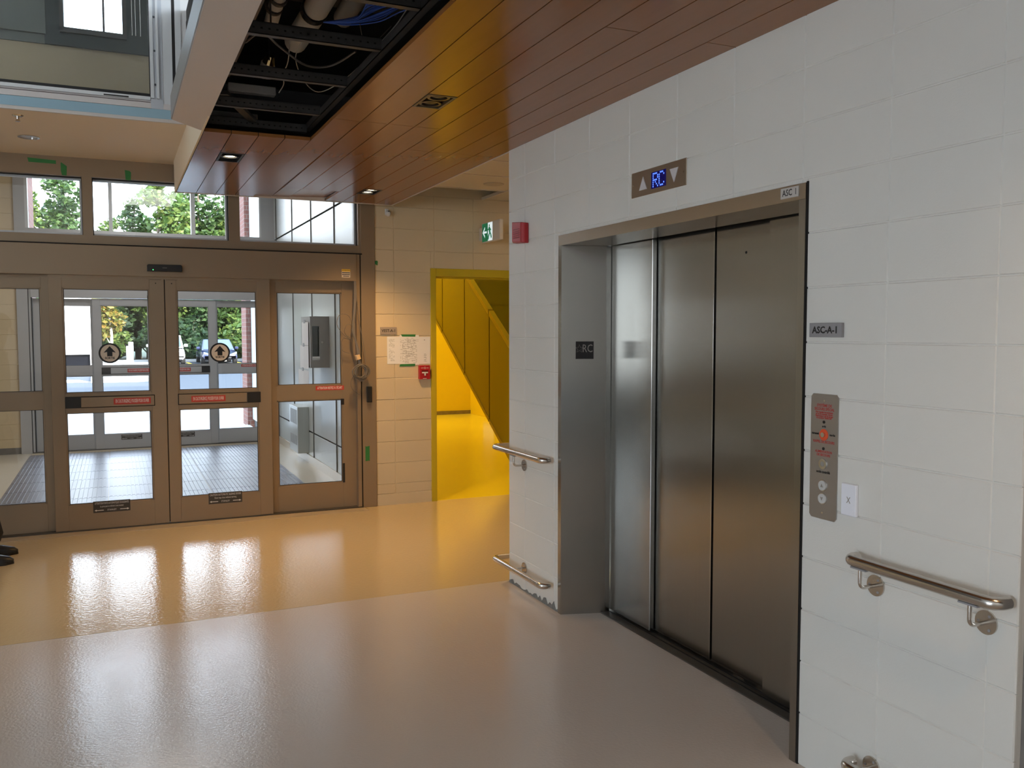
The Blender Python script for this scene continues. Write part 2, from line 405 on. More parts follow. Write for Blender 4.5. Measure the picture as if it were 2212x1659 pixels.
# shaft: far return of the block wall, backs of the shaft
ws = struct('wall_shaft', MB().box(XE, 6.5, 5.165, 5.176, 0, 3.6).box(3.2, 3.3, 1.7, 5.15, 0, 3.6).box(2.6, 3.2, 1.645, 1.7, 0, 3.6), CMU, 'block wall return behind the elevator corner along the corridor', 'wall')
struct('wall_end', MB().box(2.44, 2.9, -7, 1.60, 0, 3.6), CONCD, 'dark concrete wall past the right end of the white block wall', 'wall')
struct('wall_end', MB().box(2.36, 2.46, 1.60, 1.644, 0, 3.6), CONCD, 'dark rough concrete edge beside the white block wall', 'wall')
# ------------------------------------------------------------------ elevator
el = thing('elevator', (2.5, 3.49, 0), 'stainless steel elevator entrance with closed brushed doors in the white block wall', 'elevator')
F = XE-0.006
def hollow(z): return z
obj('frame_side', MB().prism([(F, 4.477, 0), (F, 4.439, 0), (2.57, 4.362, 0), (2.60, 4.362, 0), (2.60, 4.40, 0), (F, 4.477, 0)][:5], (0, 0, 2.125)), STEEL, el)
obj('frame_side', MB().prism([(F, 2.512, 0), (F, 2.547, 0), (2.57, 2.624, 0), (2.60, 2.624, 0), (2.60, 2.59, 0)], (0, 0, 2.125)), STEEL, el)
obj('frame_head', MB().prism([(F, 2.512, 2.126), (F, 2.512, 2.184), (2.58, 2.512, 2.184), (2.58, 2.512, 2.126)], (0, 1.965, 0)), STEELW, el)
obj('frame_corner', MB().box(F-.001, F+.002, 2.512, 2.5455, 2.128, 2.183), STEELW, el)
PA = obj('door_panel', MB().box(2.604, 2.632, 3.945, 4.372, 0.018, 2.2), STEEL, el, bevel=0.002)
obj('door_panel', MB().box(2.638, 2.66, 3.462, 4.02, 0.018, 2.2), STEEL, el, bevel=0.002)
obj('door_panel', MB().box(2.642, 2.664, 3.048, 3.452, 0.018, 2.2), STEEL, el, bevel=0.002)
obj('strike_post', MB().box(2.612, 2.66, 2.60, 3.046, 0.016, 2.2), STEEL, el, bevel=0.002)
obj('panel_edge', MB().box(2.636, 2.639, 3.4605, 3.464, 0.018, 2.13), CHROME, el, label='bright steel edge of the middle door panel')
sl = obj('sill', MB().box(2.545, 2.70, 2.58, 4.40, -0.01, 0.006), SLOT, el, label='dark grooved floor sill')
for x in (2.60, 2.632):
    obj('sill_groove', MB().box(x-.004, x+.004, 2.62, 4.36, 0.0055, 0.0075), DARK, sl)
obj('shaft_backing', MB().box(2.70, 2.72, 2.5, 4.5, -0.1, 2.3), DARK, el)
obj('peephole', MB().cyl((2.6405, 3.235, 2.0), (2.6425, 3.235, 2.0), 0.006, 10), DARK, el)
for y in (3.27, 3.11):
    obj('door_guide', MB().box(2.650, 2.655, y-.055, y+.02, 0.006, 0.013), CHROME, el)
ang = math.atan2(-0.077, 0.244)
pm = MB(); ca, sa = math.cos(ang), math.sin(ang)
P0 = Vector((2.450, 4.4003, 1.533)); dx = Vector((ca, sa, 0)); nn = Vector((sa, -ca, 0))
if nn.y > 0: nn = -nn
q = [P0-dx*.052+Vector((0, 0, -.050)), P0+dx*.052+Vector((0, 0, -.050)), P0+dx*.052+Vector((0, 0, .050)), P0-dx*.052+Vector((0, 0, .050))]
pl = obj('floor_marker', pm.prism([p+nn*.0005 for p in q], nn*.003), BLACK, el, label='black floor plate with a star and the letters RC')
RT = (PI/2, 0, ang)
text('RC', P0+dx*.016+nn*.0042+Vector((0, 0, .008)), .064, RT, TXTG, pl, sx=.74)
def star(c, R, u, n, m, parent, name='star'):
    c, u, n = Vector(c), Vector(u), Vector(n); z = Vector((0, 0, 1)); mb = MB()
    pts = [c+u*(R*(1 if i % 2 == 0 else .40))*math.sin(PI*i/5)+z*(R*(1 if i % 2 == 0 else .40))*math.cos(PI*i/5) for i in range(10)]
    mb.tube(pts, .0012, 4, closed=True); return obj(name, mb, m, parent)
star(P0-dx*.031+nn*.0042+Vector((0, 0, .008)), .024, dx, nn, TXTG, pl)
lb = obj('label_plate', MB().box(F-.003, F-.0005, 2.548, 2.643, 2.139, 2.178), mat('label_silver', (.55, .53, .50), .4), el, label='small silver plate reading ASC 1')
text('ASC', (F-.0036, 2.607, 2.158), .034, RX, TXT, lb, sx=.85, bold=.0004); text('1', (F-.0036, 2.562, 2.158), .034, RX, TXT, lb, sx=.85)
struct('trim_1', MB().box(XE-.0045, XE+.004, 2.503, 2.511, 0, 2.188), DARK, 'ragged dark gap between the steel elevator frame and right blocks', 'trim')
# floor indicator above the elevator
X0 = XE-.0005
ind = obj('floor_indicator', MB().box(X0-.004, X0, 3.255, 3.707, 2.287, 2.407), mat('indicator_steel', (.36, .29, .22), .38, metal=.75), label='steel floor indicator with blue RC display above the elevator', cat='indicator', bevel=.003)
obj('display', MB().box(X0-.0055, X0-.003, 3.412, 3.532, 2.308, 2.384), LEDW, ind, label='dark blue display window')
GL = {'R': ['11110', '10001', '10001', '11110', '10100', '10010', '10001'], 'C': ['01110', '10001', '10000', '10000', '10000', '10001', '01110']}
dm = MB()
for gi, ch in enumerate('RC'):
    for r_, row in enumerate(GL[ch]):
        for c_, b in enumerate(row):
            if b == '1':
                y = 3.515-gi*.050-c_*.0093; z = 2.376-r_*.0098
                dm.box(X0-.0062, X0-.005, y-.0034, y+.0034, z-.0034, z+.0034)
obj('lit_letters', dm, LEDB, ind, label='glowing blue dot matrix letters RC')
for (yc, s) in ((3.601, 1), (3.347, -1)):
    zc = 2.345
    a = obj('direction_arrow', MB().prism([(X0-.004, yc+.033, zc-.030*s), (X0-.004, yc-.033, zc-.030*s), (X0-.004, yc, zc+.032*s)], (-.003, 0, 0)), mat('arrow_white', (.62, .62, .64), .35), ind)
for y in (3.275, 3.687): obj('screw', MB().cyl((X0-.0055, y, 2.347), (X0-.003, y, 2.347), .004, 8), CHROME, ind)
# room sign ASC-A-1
sg = obj('room_sign', MB().box(X0-.012, X0, 2.319, 2.475, 1.619, 1.670), SGREY, label='grey sign reading ASC-A-1 right of the elevator', cat='sign', bevel=.001)
text('ASC-A-1', (X0-.0126, 2.397, 1.644), .034, RX, TXT, sg, bold=.0009)
# hall call panel
hp = MB().prism([(X0, 2.334, .972), (X0, 2.334, 1.404), (X0, 2.344, 1.415), (X0, 2.456, 1.415), (X0, 2.466, 1.404), (X0, 2.466, .972), (X0, 2.456, .961), (X0, 2.344, .961)], (-.004, 0, 0))
hall = obj('call_panel', hp, PLATE, label='tall steel elevator call panel with key switches and two buttons', cat='panel')
XP = X0-.0046
for z in (1.391, .984): obj('screw', MB().cyl((XP-.001, 2.4, z), (XP+.001, 2.4, z), .004, 8), CHROME, hall)
for s, z, h, sx in (('SYSTÈME DE', 1.373, .014, .95), ('SECOURS SPÉCIAL', 1.360, .014, .85), ('Pour rappeler les ascenseurs', 1.349, .0085, .85), ('au rez de chaussée, changer', 1.342, .0085, .85), ("l'interrupteur à clé de secours", 1.335, .0085, .82), ('à la position "MARCHE"', 1.328, .0085, .9), ('RAPPEL DE SECOURS', 1.242, .013, .85), ('ALIMENTATION', 1.206, .012, .95), ('DE SECOURS', 1.194, .012, .95)):
    text(s, (XP, 2.40, z), h, RX, REDT, hall, sx=sx, bold=.0003)
for s, y, z in (('arrêt', 2.40, 1.298), ('réarmement', 2.442, 1.270), ('marche', 2.359, 1.270), ('accès contrôlé', 2.40, 1.133)):
    text(s, (XP, y, z), .011 if 'acc' not in s else .014, RX, TXT, hall, sx=.62 if s == 'réarmement' else .8, bold=.0004)
for z in (1.314, 1.2175): obj('indicator_lamp', MB().cyl((XP-.002, 2.40, z), (XP+.001, 2.40, z), .0055, 10), BLACK, hall)
ks = obj('key_switch', MB().cyl((XP-.001, 2.40, 1.268), (XP+.001, 2.40, 1.268), .021, 24), ORNG, hall, label='key switch on a red disc')
obj('key_barrel', MB().cyl((XP-.008, 2.40, 1.268), (XP-.001, 2.40, 1.268), .009, 14), CHROME, ks)
k2 = obj('key_switch', MB().ring((XP+.001, 2.40, 1.162), (-1, 0, 0), .009, .019, .006, 24), CHROME, hall)
obj('key_barrel', MB().cyl((XP-.004, 2.40, 1.162), (XP+.001, 2.40, 1.162), .0095, 14), TXTG, k2)
for z, s in ((1.084, 1), (1.036, -1)):
    b = obj('call_button', MB().cyl((XP-.005, 2.40, z), (XP+.001, 2.40, z), .018, 24), mat('button_white', (.55, .56, .55), .35), hall)
    obj('button_ring', MB().ring((XP+.001, 2.40, z), (-1, 0, 0), .018, .021, .003, 24), CHROME, b)
    obj('button_arrow', MB().prism([(XP-.005, 2.407, z-.006*s), (XP-.005, 2.393, z-.006*s), (XP-.005, 2.40, z+.007*s)], (-.0008, 0, 0)), TXTG, b)
cv = obj('cover_plate', MB().box(X0-.014, X0, 2.236, 2.303, .999, 1.110), mat('plate_white', (.86, .89, .97), .4), label='white blank cover plate marked X beside the call panel', cat='plate', bevel=.002)
text('X', (X0-.0147, 2.268, 1.053), .032, RX, TXTG, cv, sx=.8)
# ragged mortar smear at the foot of the wall
random.seed(17)
sm = MB(); n_ = 26; top_ = [.006+.034*random.random()**2*(1.4 if i > 18 else .8) for i in range(n_+1)]
for i in range(n_):
    ya, yb = 5.172-.69*i/n_, 5.172-.69*(i+1)/n_
    sm.prism([(XE-.003, ya, 0), (XE-.003, yb, 0), (XE-.003, yb, top_[i+1]), (XE-.003, ya, top_[i])], (.006, 0, 0))
struct('baseboard_right', sm, mat('mortar_smear', (.20, .20, .19), .9, noise=(30, .5, (1, 1, 1))), 'ragged grey mortar smear at the foot of the white wall', 'baseboard')
# red alarm sounder on the wall
al = obj('alarm_horn', MB().prism([(X0, 4.88, 2.18), (X0, 5.05, 2.19), (X0-.030, 5.05, 2.19), (X0-.046, 5.03, 2.20), (X0-.046, 4.90, 2.185), (X0-.030, 4.88, 2.18)], (0, 0, .122)), RED, label='red fire alarm horn on the white wall left of the elevator', cat='alarm', bevel=.004)
for k in range(5): obj('louvre', MB().box(X0-.048, X0-.044, 4.92, 5.01, 2.215+k*.013, 2.219+k*.013), mat('alarm_dark', (.2, .008, .01), .5), al)
# ------------------------------------------------------------------ handrails
def tray(path, r=.019): return MB().tube(path, r, 16)
def bracket(parent, y, zr, straight=False):
    z = zr-.085 if not straight else zr+.003
    p = obj('wall_plate', MB().cyl((X0, y, z), (X0-.006, y, z), .036, 24), TUBE, parent, smooth=True)
    for a in (0, 2.1, 4.2): obj('screw', MB().cyl((X0-.006, y+.024*math.cos(a), z+.024*math.sin(a)), (X0-.008, y+.024*math.cos(a), z+.024*math.sin(a)), .0045, 8), SGREY, p)
    if straight: obj('arm', MB().cyl((X0-.005, y, z), (2.25, y, z), .006, 10), TUBE, parent, smooth=True)
    else:
        path = [(X0-.005, y, z), (2.27, y, z)]+arc((2.27, y, z+.02), .02, -PI/2, -PI, 5, (1, 0, 0), (0, 0, 1))+[(2.25, y, zr-.017)]
        obj('arm', MB().tube(path, .0065, 10), TUBE, parent, smooth=True)
        obj('saddle', MB().box(2.238, 2.262, y-.032, y+.032, zr-.022, zr-.017), SGREY, parent)
def rail_r(zr, label, straight):
    t = thing('handrail', (XE, 1.92, zr-.1), label, 'handrail')
    path = [(2.300, 1.655, zr), (2.285, 1.655, zr)]+arc((2.285, 1.69, zr), .035, -PI/2, -PI, 6, (1, 0, 0), (0, 1, 0))+arc((2.285, 2.175, zr), .035, PI, PI/2, 6, (1, 0, 0), (0, 1, 0))+[(2.300, 2.21, zr)]
    obj('rail', tray(path), TUBE, t, smooth=True)
    for y in (1.737, 2.15): bracket(t, y, zr, straight)
rail_r(.868, 'waist high steel handrail at the right end of the white wall', False)
rail_r(.150, 'low steel bumper rail at the floor right of the elevator', True)
def rail_l(zr, label, straight):
    t = thing('handrail', (XE, 4.9, zr-.1), label, 'handrail')
    path = [(2.300, 4.545, zr), (2.285, 4.545, zr)]+arc((2.285, 4.58, zr), .035, -PI/2, -PI, 6, (1, 0, 0), (0, 1, 0))+arc((2.285, 5.225, zr), .035, PI, PI/2, 6, (1, 0, 0), (0, 1, 0))+[(3.2, 5.26, zr)]
    obj('rail', tray(path), TUBE, t, smooth=True)
    bracket(t, 4.94, zr, straight)
    obj('corner_arm', MB().cyl((2.9, 5.176, zr), (2.9, 5.26, zr), .006, 10), TUBE, t)
rail_l(.888, 'waist high steel handrail wrapping the wall corner left of the elevator', False)
rail_l(.146, 'low steel bumper rail wrapping the wall corner near the floor', True)
# ------------------------------------------------------------------ wood plank ceiling with an open hole
PW = 0.15275; XA = 0.500
def px_(k): return XA+PW*k
cl = thing('ceiling', (1.4, 4, ZW), 'brown wood plank ceiling over the lobby with an open unfinished hole', 'ceiling', kind='structure')
def plank(k, y0, y1, dz=0.0, dz1=None, tilt=0.0):
    g = .0025; x0, x1 = px_(k)+g, px_(k+1)-g
    if dz1 is None: dz1 = dz
    z0, z1 = ZW+dz, ZW+dz1; y0 += .0025; y1 -= .0025; T = .02
    mb = MB(); n = [(x0, y0, z0), (x1, y0, z0+tilt), (x1, y1, z1+tilt), (x0, y1, z1)]
    mb.v = n+[(a, b, c+T) for a, b, c in n]
    mb.f = [(3, 2, 1, 0), (4, 5, 6, 7), (0, 1, 5, 4), (1, 2, 6, 5), (2, 3, 7, 6), (3, 0, 4, 7)]
    return obj('plank', mb, WOOD, cl)
HY0, HY1, YF = 2.93, 5.385, 7.80
for k in range(4):
    segs = [(-1.2, HY0), (HY1, YF)]
    if k == 1: segs = [(-1.2, HY0), (HY1, 5.968), (6.275, YF)]
    for a, b in segs: plank(k, a, b)
J1 = {4: [2.93, 4.783], 5: [2.93, 4.783], 6: [2.93, 4.783], 7: [2.93, 4.783], 8: [2.94, 5.40], 9: [1.0, 5.40], 10: [1.0, 5.40], 11: [2.93, 5.40]}
J1[4] = [1.0, 4.783]; J1[5] = [1.0, 4.783]; J1[6] = [1.0, 4.783]; J1[7] = [1.0, 4.783]
for k in range(4, 12):
    cuts = [-1.2]+J1[k]+[YF]
    for i in range(len(cuts)-1):
        a, b = cuts[i], cuts[i+1]
        if k == 6 and a < 4.2 < b: plank(k, a, 4.103); plank(k, 4.362, b)
        elif k == 9 and a < 7.1 < b: plank(k, a, 7.015); plank(k, 7.275, b)
        elif k in (5, 6, 7) and b == YF:
            plank(k, a, 7.235)
            plank(k, 7.235, b, *( {5: (.001, .012), 6: (.005, .020), 7: (.013, .026)}[k]), tilt=.004)
        elif k == 4 and b == YF: plank(k, a, b, 0.0, 0.010)
        else: plank(k, a, b)
struct('trim_2', MB().box(XA-.004, 2.34, 7.80, 7.812, ZW-.004, ZW+.16), TRIMW, 'thin cream trim along the far edge of the wood ceiling', 'trim')
struct('trim_3', MB().box(2.334, 2.344, 5.178, 7.812, ZW-.004, 2.925), TRIMW, 'cream trim along the right edge of the wood ceiling by the corridor', 'trim')
fa = struct('trim_4', MB().box(XA-.014, XA-.004, 5.0, 7.812, ZW-.006, 3.042), GYP, 'beige fascia at the left edge of the wood ceiling', 'trim')
so = MB().prism([(.318, -1.2, ZW), (.498, -1.2, ZW), (.498, 5.385, ZW), (.318, 5.165, ZW)], (0, 0, .11))
struct('trim_5', so, GYPL, 'pale flat soffit strip with a slanted end beside the ceiling hole', 'trim')
struct('trim_6', MB().box(.312, .3178, -1.2, 5.16, ZW+.002, ZW+.125), mat('lip_grey', (.33, .33, .33), .4, metal=.3), 'grey metal lip along the pale soffit strip', 'trim')
# plenum above the hole
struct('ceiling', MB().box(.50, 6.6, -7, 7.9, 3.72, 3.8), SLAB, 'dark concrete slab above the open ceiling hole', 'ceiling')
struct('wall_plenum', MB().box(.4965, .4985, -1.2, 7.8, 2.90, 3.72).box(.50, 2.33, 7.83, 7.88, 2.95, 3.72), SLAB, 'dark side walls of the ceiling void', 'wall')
def stud_bar(y, x0, x1, z0, label, h=.052, wd=.034):
    t = MB()   # C channel lying across: web facing the viewer, two flanges
    t.box(x0, x1, y, y+.003, z0, z0+h).box(x0, x1, y, y+wd, z0, z0+.003).box(x0, x1, y, y+wd, z0+h-.003, z0+h)
    o = obj('metal_stud', t, STUD, label=label, cat='stud', group='metal ceiling studs')
    d = MB(); n = int((x1-x0)/.032)
    for i in range(n):
        d.box(x0+.02+i*.032, x0+.029+i*.032, y-.0008, y+.0002, z0+h*.42, z0+h*.55)
    obj('punched_hole', d, DARK, o, kind='stuff'); return o
stud_bar(3.26, .50, 1.10, 2.868, 'punched metal stud crossing the near end of the ceiling hole')
stud_bar(3.80, .50, 1.10, 2.868, 'punched metal stud crossing the hole below the white pipe')
stud_bar(4.42, .50, 1.10, 2.868, 'punched metal stud crossing the middle of the hole under the gold lamp')
stud_bar(5.06, .50, 1.10, 2.868, 'punched metal stud crossing the hole nearest its far end')
stud_bar(5.44, .50, 1.10, 2.845, 'punched metal stud at the far edge of the hole behind the planks')
obj('metal_stud', MB().box(1.098, 1.102, 2.9, 5.5, 2.866, 2.905).box(1.098, 1.13, 2.9, 5.5, 2.866, 2.869), STUD, label='long galvanised rail along the right side of the ceiling hole', cat='stud')
obj('metal_brace', MB().prism([(.56, 5.10, 2.935), (.60, 5.08, 2.935), (.80, 5.40, 2.87), (.76, 5.42, 2.87)], (0, 0, .02)), STUD, label='diagonal metal brace at the far end of the ceiling hole', cat='brace')
obj('steel_beam', MB().box(.50, .60, 3.0, 4.98, 3.0, 3.02).box(.545, .555, 3.0, 4.98, 3.02, 3.2).box(.50, .60, 3.0, 4.98, 3.2, 3.22), BROWN, label='dark brown steel beam along the left side of the ceiling hole', cat='beam')
for yy, x0, x1, lb_ in ((5.56, .66, .94, 'pale light strip inside the middle of the dark ceiling hole'), (6.30, .58, .94, 'pale light strip at the far end of the ceiling hole')):
    obj('light_strip', MB().box(x0, x1, yy, yy+.06, 3.08, 3.13), WHITE, label=lb_, cat='light', bevel=.004)
pp = thing('insulated_pipe', (.96, 4.2, 3.25), 'fat white insulated pipe with a black clamp in the ceiling hole', 'pipe')
obj('pipe_body', MB().tube([(.975, 5.1, 3.27), (.97, 4.6, 3.26), (.955, 4.1, 3.25), (.95, 3.2, 3.25)], .062, 18), PIPE, pp, smooth=True)
obj('clamp', MB().ring((.9635, 4.50, 3.256), (0, 1, 0), .060, .070, .05, 24), BLACK, pp)
pp = thing('insulated_pipe', (.76, 4.5, 3.3), 'thinner pipe with metal clamps at the left of the ceiling hole', 'pipe')
obj('pipe_body', MB().tube([(.80, 4.85, 3.27), (.775, 4.5, 3.27), (.765, 3.6, 3.27)], .036, 14), PIPE, pp, smooth=True)
for y in (4.45, 4.58): obj('clamp', MB().ring((.776, y, 3.27), (0, 1, 0), .035, .045, .03, 20), STUD, pp)
obj('insulated_pipe', MB().tube([(1.13, 4.62, 3.27), (1.115, 4.0, 3.27), (1.11, 3.2, 3.27)], .05, 14), mat('pipe_grey', (.3, .28, .25), .7), label='dim grey pipe to the right of the fat white pipe', cat='pipe', smooth=True)
obj('duct', MB().box(.62, 1.5, 3.0, 4.9, 3.42, 3.68), mat('duct_grey', (.13, .12, .11), .6), label='dim rectangular duct above the pipes in the ceiling hole', cat='duct')
gl = thing('can_light', (.86, 5.36, 3.14), 'round gold lined can light hanging loose in the ceiling hole', 'light')
obj('can', MB().tube([(.86, 5.36, 3.13), (.86, 5.36, 3.17), (.86, 5.36, 3.22)], [.055, .05, .035], 18), PIPE, gl, smooth=True)
obj('gold_liner', MB().tube([(.862, 5.33, 3.20), (.87, 5.30, 3.235)], [.036, .022], 14), mat('gold', (.8, .6, .3), .2, metal=1), gl)
obj('hanger_rod', MB().cyl((.70, 4.25, 3.00), (.70, 4.25, 3.7), .004, 8), STUD, label='thin hanger rod at the left of the ceiling hole', cat='rod')
obj('hanger_rod', MB().cyl((.845, 5.2, 3.18), (.845, 5.2, 3.7), .004, 8), STUD, label='thin hanger rod holding the gold can light', cat='rod')
random.seed(3)
for i in range(26):   # blue network cables fanning to the right
    a = random.uniform(0, 1); b = random.uniform(-1, 1)
    p = [(.93+.02*b, 4.10, 3.055), (1.02+.03*a, 4.00+.04*b, 3.035+.03*a), (1.09+.05*b, 3.86+.08*b, 3.03+.045*a), (1.20, 3.70+.11*b, 3.045+.05*a), (1.45, 3.5+.2*b, 3.12)]
    obj('network_cable', MB().tube(smooth_path(p, 5), .0032, 5), BLUEC, label='thin blue network cable in the bundle inside the ceiling hole', cat='cable', group='blue network cables')
for lb_, p, r in (('grey flexible cable sagging across the ceiling hole', [(.60, 4.36, 3.0), (.66, 4.25, 3.02), (.75, 4.30, 2.98), (.90, 4.45, 2.955), (1.02, 4.42, 2.96), (1.10, 4.25, 2.99)], .0055),
                  ('thin pale wire looping low under the ceiling studs', [(.84, 4.20, 3.0), (.84, 4.40, 2.97), (.92, 4.62, 2.93), (1.03, 4.78, 2.92), (1.12, 4.66, 2.95), (1.17, 4.4, 2.98), (1.22, 4.05, 3.0)], .0025),
                  ('thin pale wire at the right side of the ceiling hole', [(1.12, 3.9, 2.93), (1.15, 3.72, 2.97), (1.16, 3.5, 3.02), (1.17, 3.3, 3.1)], .003),
                  ('pale bent wire beside the gold can light', [(.79, 4.25, 3.03), (.83, 4.55, 2.99), (.84, 4.75, 2.985), (.87, 4.9, 2.975), (.87, 5.05, 2.965)], .003),
                  ('thin grey wire drooping below the blue cables', [(1.05, 3.98, 3.03), (1.09, 4.06, 2.985), (1.14, 4.05, 2.985), (1.18, 3.92, 3.02)], .002)):
    obj('wire', MB().tube(smooth_path(p), r, 6), LIGHTC if 'pale' in lb_ else GREYC, label=lb_, cat='wire')
# recessed downlights
def downlight(k, y0, y1, label, lit, n=2):
    x0, x1 = px_(k)+.002, px_(k+1)-.002; t = thing('downlight', ((x0+x1)/2, (y0+y1)/2, ZW), label, 'light')
    fr = MB(); b = .014
    fr.box(x0, x1, y0, y0+b, ZW-.002, ZW+.02).box(x0, x1, y1-b, y1, ZW-.002, ZW+.02).box(x0, x0+b, y0+b, y1-b, ZW-.002, ZW+.02).box(x1-b, x1, y0+b, y1-b, ZW-.002, ZW+.02)
    obj('frame', fr, BLACK if lit else mat('fixture_bronze', (.10, .07, .04), .4), t)
    hs = MB(); hs.box(x0+.004, x0+.008, y0, y1, ZW+.02, ZW+.14).box(x1-.008, x1-.004, y0, y1, ZW+.02, ZW+.14).box(x0, x1, y0+.004, y0+.008, ZW+.02, ZW+.14).box(x0, x1, y1-.008, y1-.004, ZW+.02, ZW+.14).box(x0, x1, y0, y1, ZW+.135, ZW+.14)
    obj('housing', hs, BLACK, t)
    for i in range(n):
        yc = y0+(y1-y0)*(i+.5)/n; xc = (x0+x1)/2
        on = lit and (n == 1 or lit == 2 or i == 0)
        h = obj('lamp_ring', MB().ring((xc, yc, ZW+.003), (0, 0, 1), .044, .057, .02, 24), BLACK if lit else mat('ring_bronze', (.07, .05, .03), .3, metal=.3), t, smooth=True)
        obj('bulb', MB().sphere((xc, yc, ZW+.018), .043, 14, 8, (1, 1, .30)), BULB if on else BULBO, h, smooth=True)
        if on: lamp('downlight_spot', 'SPOT', (xc, yc, ZW-.002), 76, WARM, (0, 0, 0), .03, spot_size=math.radians(112), spot_blend=.7)
downlight(1, 5.970, 6.273, 'black recessed ceiling light, lit, at the left near the entrance doors', 1, 1)
downlight(6, 4.105, 4.360, 'bronze recessed twin ceiling light, unlit, in the middle of the wood ceiling', 0)
downlight(9, 7.017, 7.273, 'black recessed twin ceiling light, lit, at the far right of the wood ceiling', 2)
# ------------------------------------------------------------------ beige ceiling before the doors, upper storefront
struct('ceiling', MB().box(-8, XA-.004, 6.42, 8.0, 3.04, 3.055).box(XA-.004, 2.34, 7.815, 8.0, 3.04, 3.055), GYP, 'beige gypsum ceiling above the entrance doors', 'ceiling')
rl = thing('recessed_light', (-.52, 7.26, 3.03), 'round recessed light in the beige ceiling above the entrance', 'light')
obj('trim_ring', MB().ring((-.52, 7.26, 3.033), (0, 0, 1), .055, .072, .008, 28), CHROME, rl, smooth=True)
obj('reflector', MB().tube([(-.52, 7.26, 3.038), (-.52, 7.26, 3.06)], [.056, .040], 24), mat('reflector_beige', (.5, .42, .34), .3, metal=.4), rl)
sp = thing('sprinkler', (-.53, 6.58, 3.0), 'small sprinkler head in the beige ceiling', 'sprinkler')
obj('escutcheon', MB().tube([(-.53, 6.58, 3.033), (-.53, 6.58, 3.041)], [.026, .036], 18), CHROME, sp)
obj('head', MB().tube([(-.53, 6.58, 3.033), (-.53, 6.58, 3.015), (-.53, 6.58, 3.0)], [.012, .010, .016], 12), TUBE, sp)
YU = 6.40
us = struct('wall_upper', MB().box(-8, .486, YU, 6.419, 3.04, 3.062), mat('slab_edge_white', (.62, .57, .53), .6), 'slab edge below the upper storefront with printed white paper strip', 'wall')
obj('membrane', MB().box(-8, .486, YU-.003, 6.5, 3.062, 3.122), MEMB, us, label='blue membrane strip')
uf = thing('window_1', (-1, YU, 3.12), 'unfinished upper glazed storefront with white frame above the beige ceiling', 'window', kind='structure')
m_ = MB().box(-8, .45, YU-.004, YU+.09, 3.124, 3.160).box(-8, .45, YU+.012, YU+.09, 3.165, 3.178)
obj('bottom_rail', m_, mat('rail_white', (.62, .58, .56), .4), uf)
obj('glazing_bead', MB().box(-8, .262, YU-.002, YU+.06, 3.178, 3.200), PVC, uf)
obj('gasket', MB().box(-8, .262, YU+.002, YU+.05, 3.159, 3.1655), mat('gasket_brown', (.06, .03, .025), .6), uf)
obj('gasket', MB().box(-8, .262, YU+.012, YU+.05, 3.200, 3.222), RUBBER, uf)
obj('setting_block', MB().box(-.02, .13, YU-.004, YU-.001, 3.181, 3.189), RUBBER, uf)
jm = MB().box(.264, .285, YU-.018, YU+.05, 3.19, 6.4).box(.303, .318, YU-.018, YU+.05, 3.19, 6.4)
obj('jamb', jm, PVC, uf)
obj('jamb_channel', MB().box(.285, .303, YU-.008, YU+.05, 3.185, 6.4).box(.318, .342, YU-.004, YU+.05, 3.185, 6.4), PVCG, uf)
obj('jamb_foot', MB().box(.266, .342, YU-.006, YU+.03, 3.122, 3.188), PVCG, uf)
for i in range(12):
    z = 3.28+.22*i
    obj('bolt', MB().cyl((.294, YU-.014, z), (.294, YU-.006, z), .0065, 10), mat('bolt_dark', (.05, .06, .07), .4), uf)
obj('gasket', MB().box(.2595, .265, YU-.012, YU+.03, 3.2, 6.4), RUBBER, uf)
obj('glass_pane', MB().box(-8, .262, YU+.02, YU+.026, 3.20, 6.4), GLSU, uf)
uw = struct('wall_upper', MB().box(.342, .404, YU, 6.5, 3.122, 6.4).box(.424, .462, YU, 6.5, 3.122, 6.4), PVC, 'white side panels beside the upper storefront jamb', 'wall')
obj('gasket', MB().box(.404, .424, YU+.006, YU+.05, 3.122, 6.4), RUBBER, uw)
struct('wall_upper', MB().box(.462, 8, YU+.01, 6.5, 3.80, 6.4).box(.462, .60, YU+.01, 6.5, 3.1, 3.8), WHITE, 'white upper wall right of the upper storefront', 'wall')
# gallery behind the upper glass
struct('wall_gallery', MB().box(-8, 2.3, 8.05, 8.15, 3.06, 3.93), mat('gallery_beige', (.74, .58, .41), .7), 'beige lower wall seen through the upper storefront glass', 'wall')
struct('wall_gallery', MB().box(-.44, -.30, 8.02, 8.12, 3.93, 6.4).box(.13, 2.3, 8.02, 8.12, 3.93, 6.4).box(-.30, .13, 8.02, 8.12, 3.93, 4.07).box(-.30, .13, 8.02, 8.12, 5.6, 6.4), UPG, 'dark grey wall around the small upper window', 'wall')
struct('wall_gallery', MB().box(-8, -.43, 8.0, 8.12, 4.0, 6.4).box(-8, -.40, 8.03, 8.12, 3.93, 4.0), UPL, 'pale grey sheet metal panel left of the small upper window', 'wall')
w2 = thing('window_2', (-.085, 8.06, 4.07), 'small bright upper window with dark frame seen through the storefront glass', 'window', kind='structure')
obj('frame', MB().box(-.33, -.30, 7.99, 8.05, 4.04, 5.6).box(.13, .16, 7.99, 8.05, 4.04, 5.6).box(-.33, .16, 7.99, 8.05, 4.03, 4.07), mat('frame_brown', (.12, .11, .11), .4), w2)
obj('mullion', MB().box(-.018, -.002, 8.0, 8.05, 4.07, 5.6), mat('mullion_brown', (.10, .08, .09), .4), w2)
obj('pane', MB().box(-.30, .13, 8.05, 8.056, 4.07, 5.6), GLS, w2)
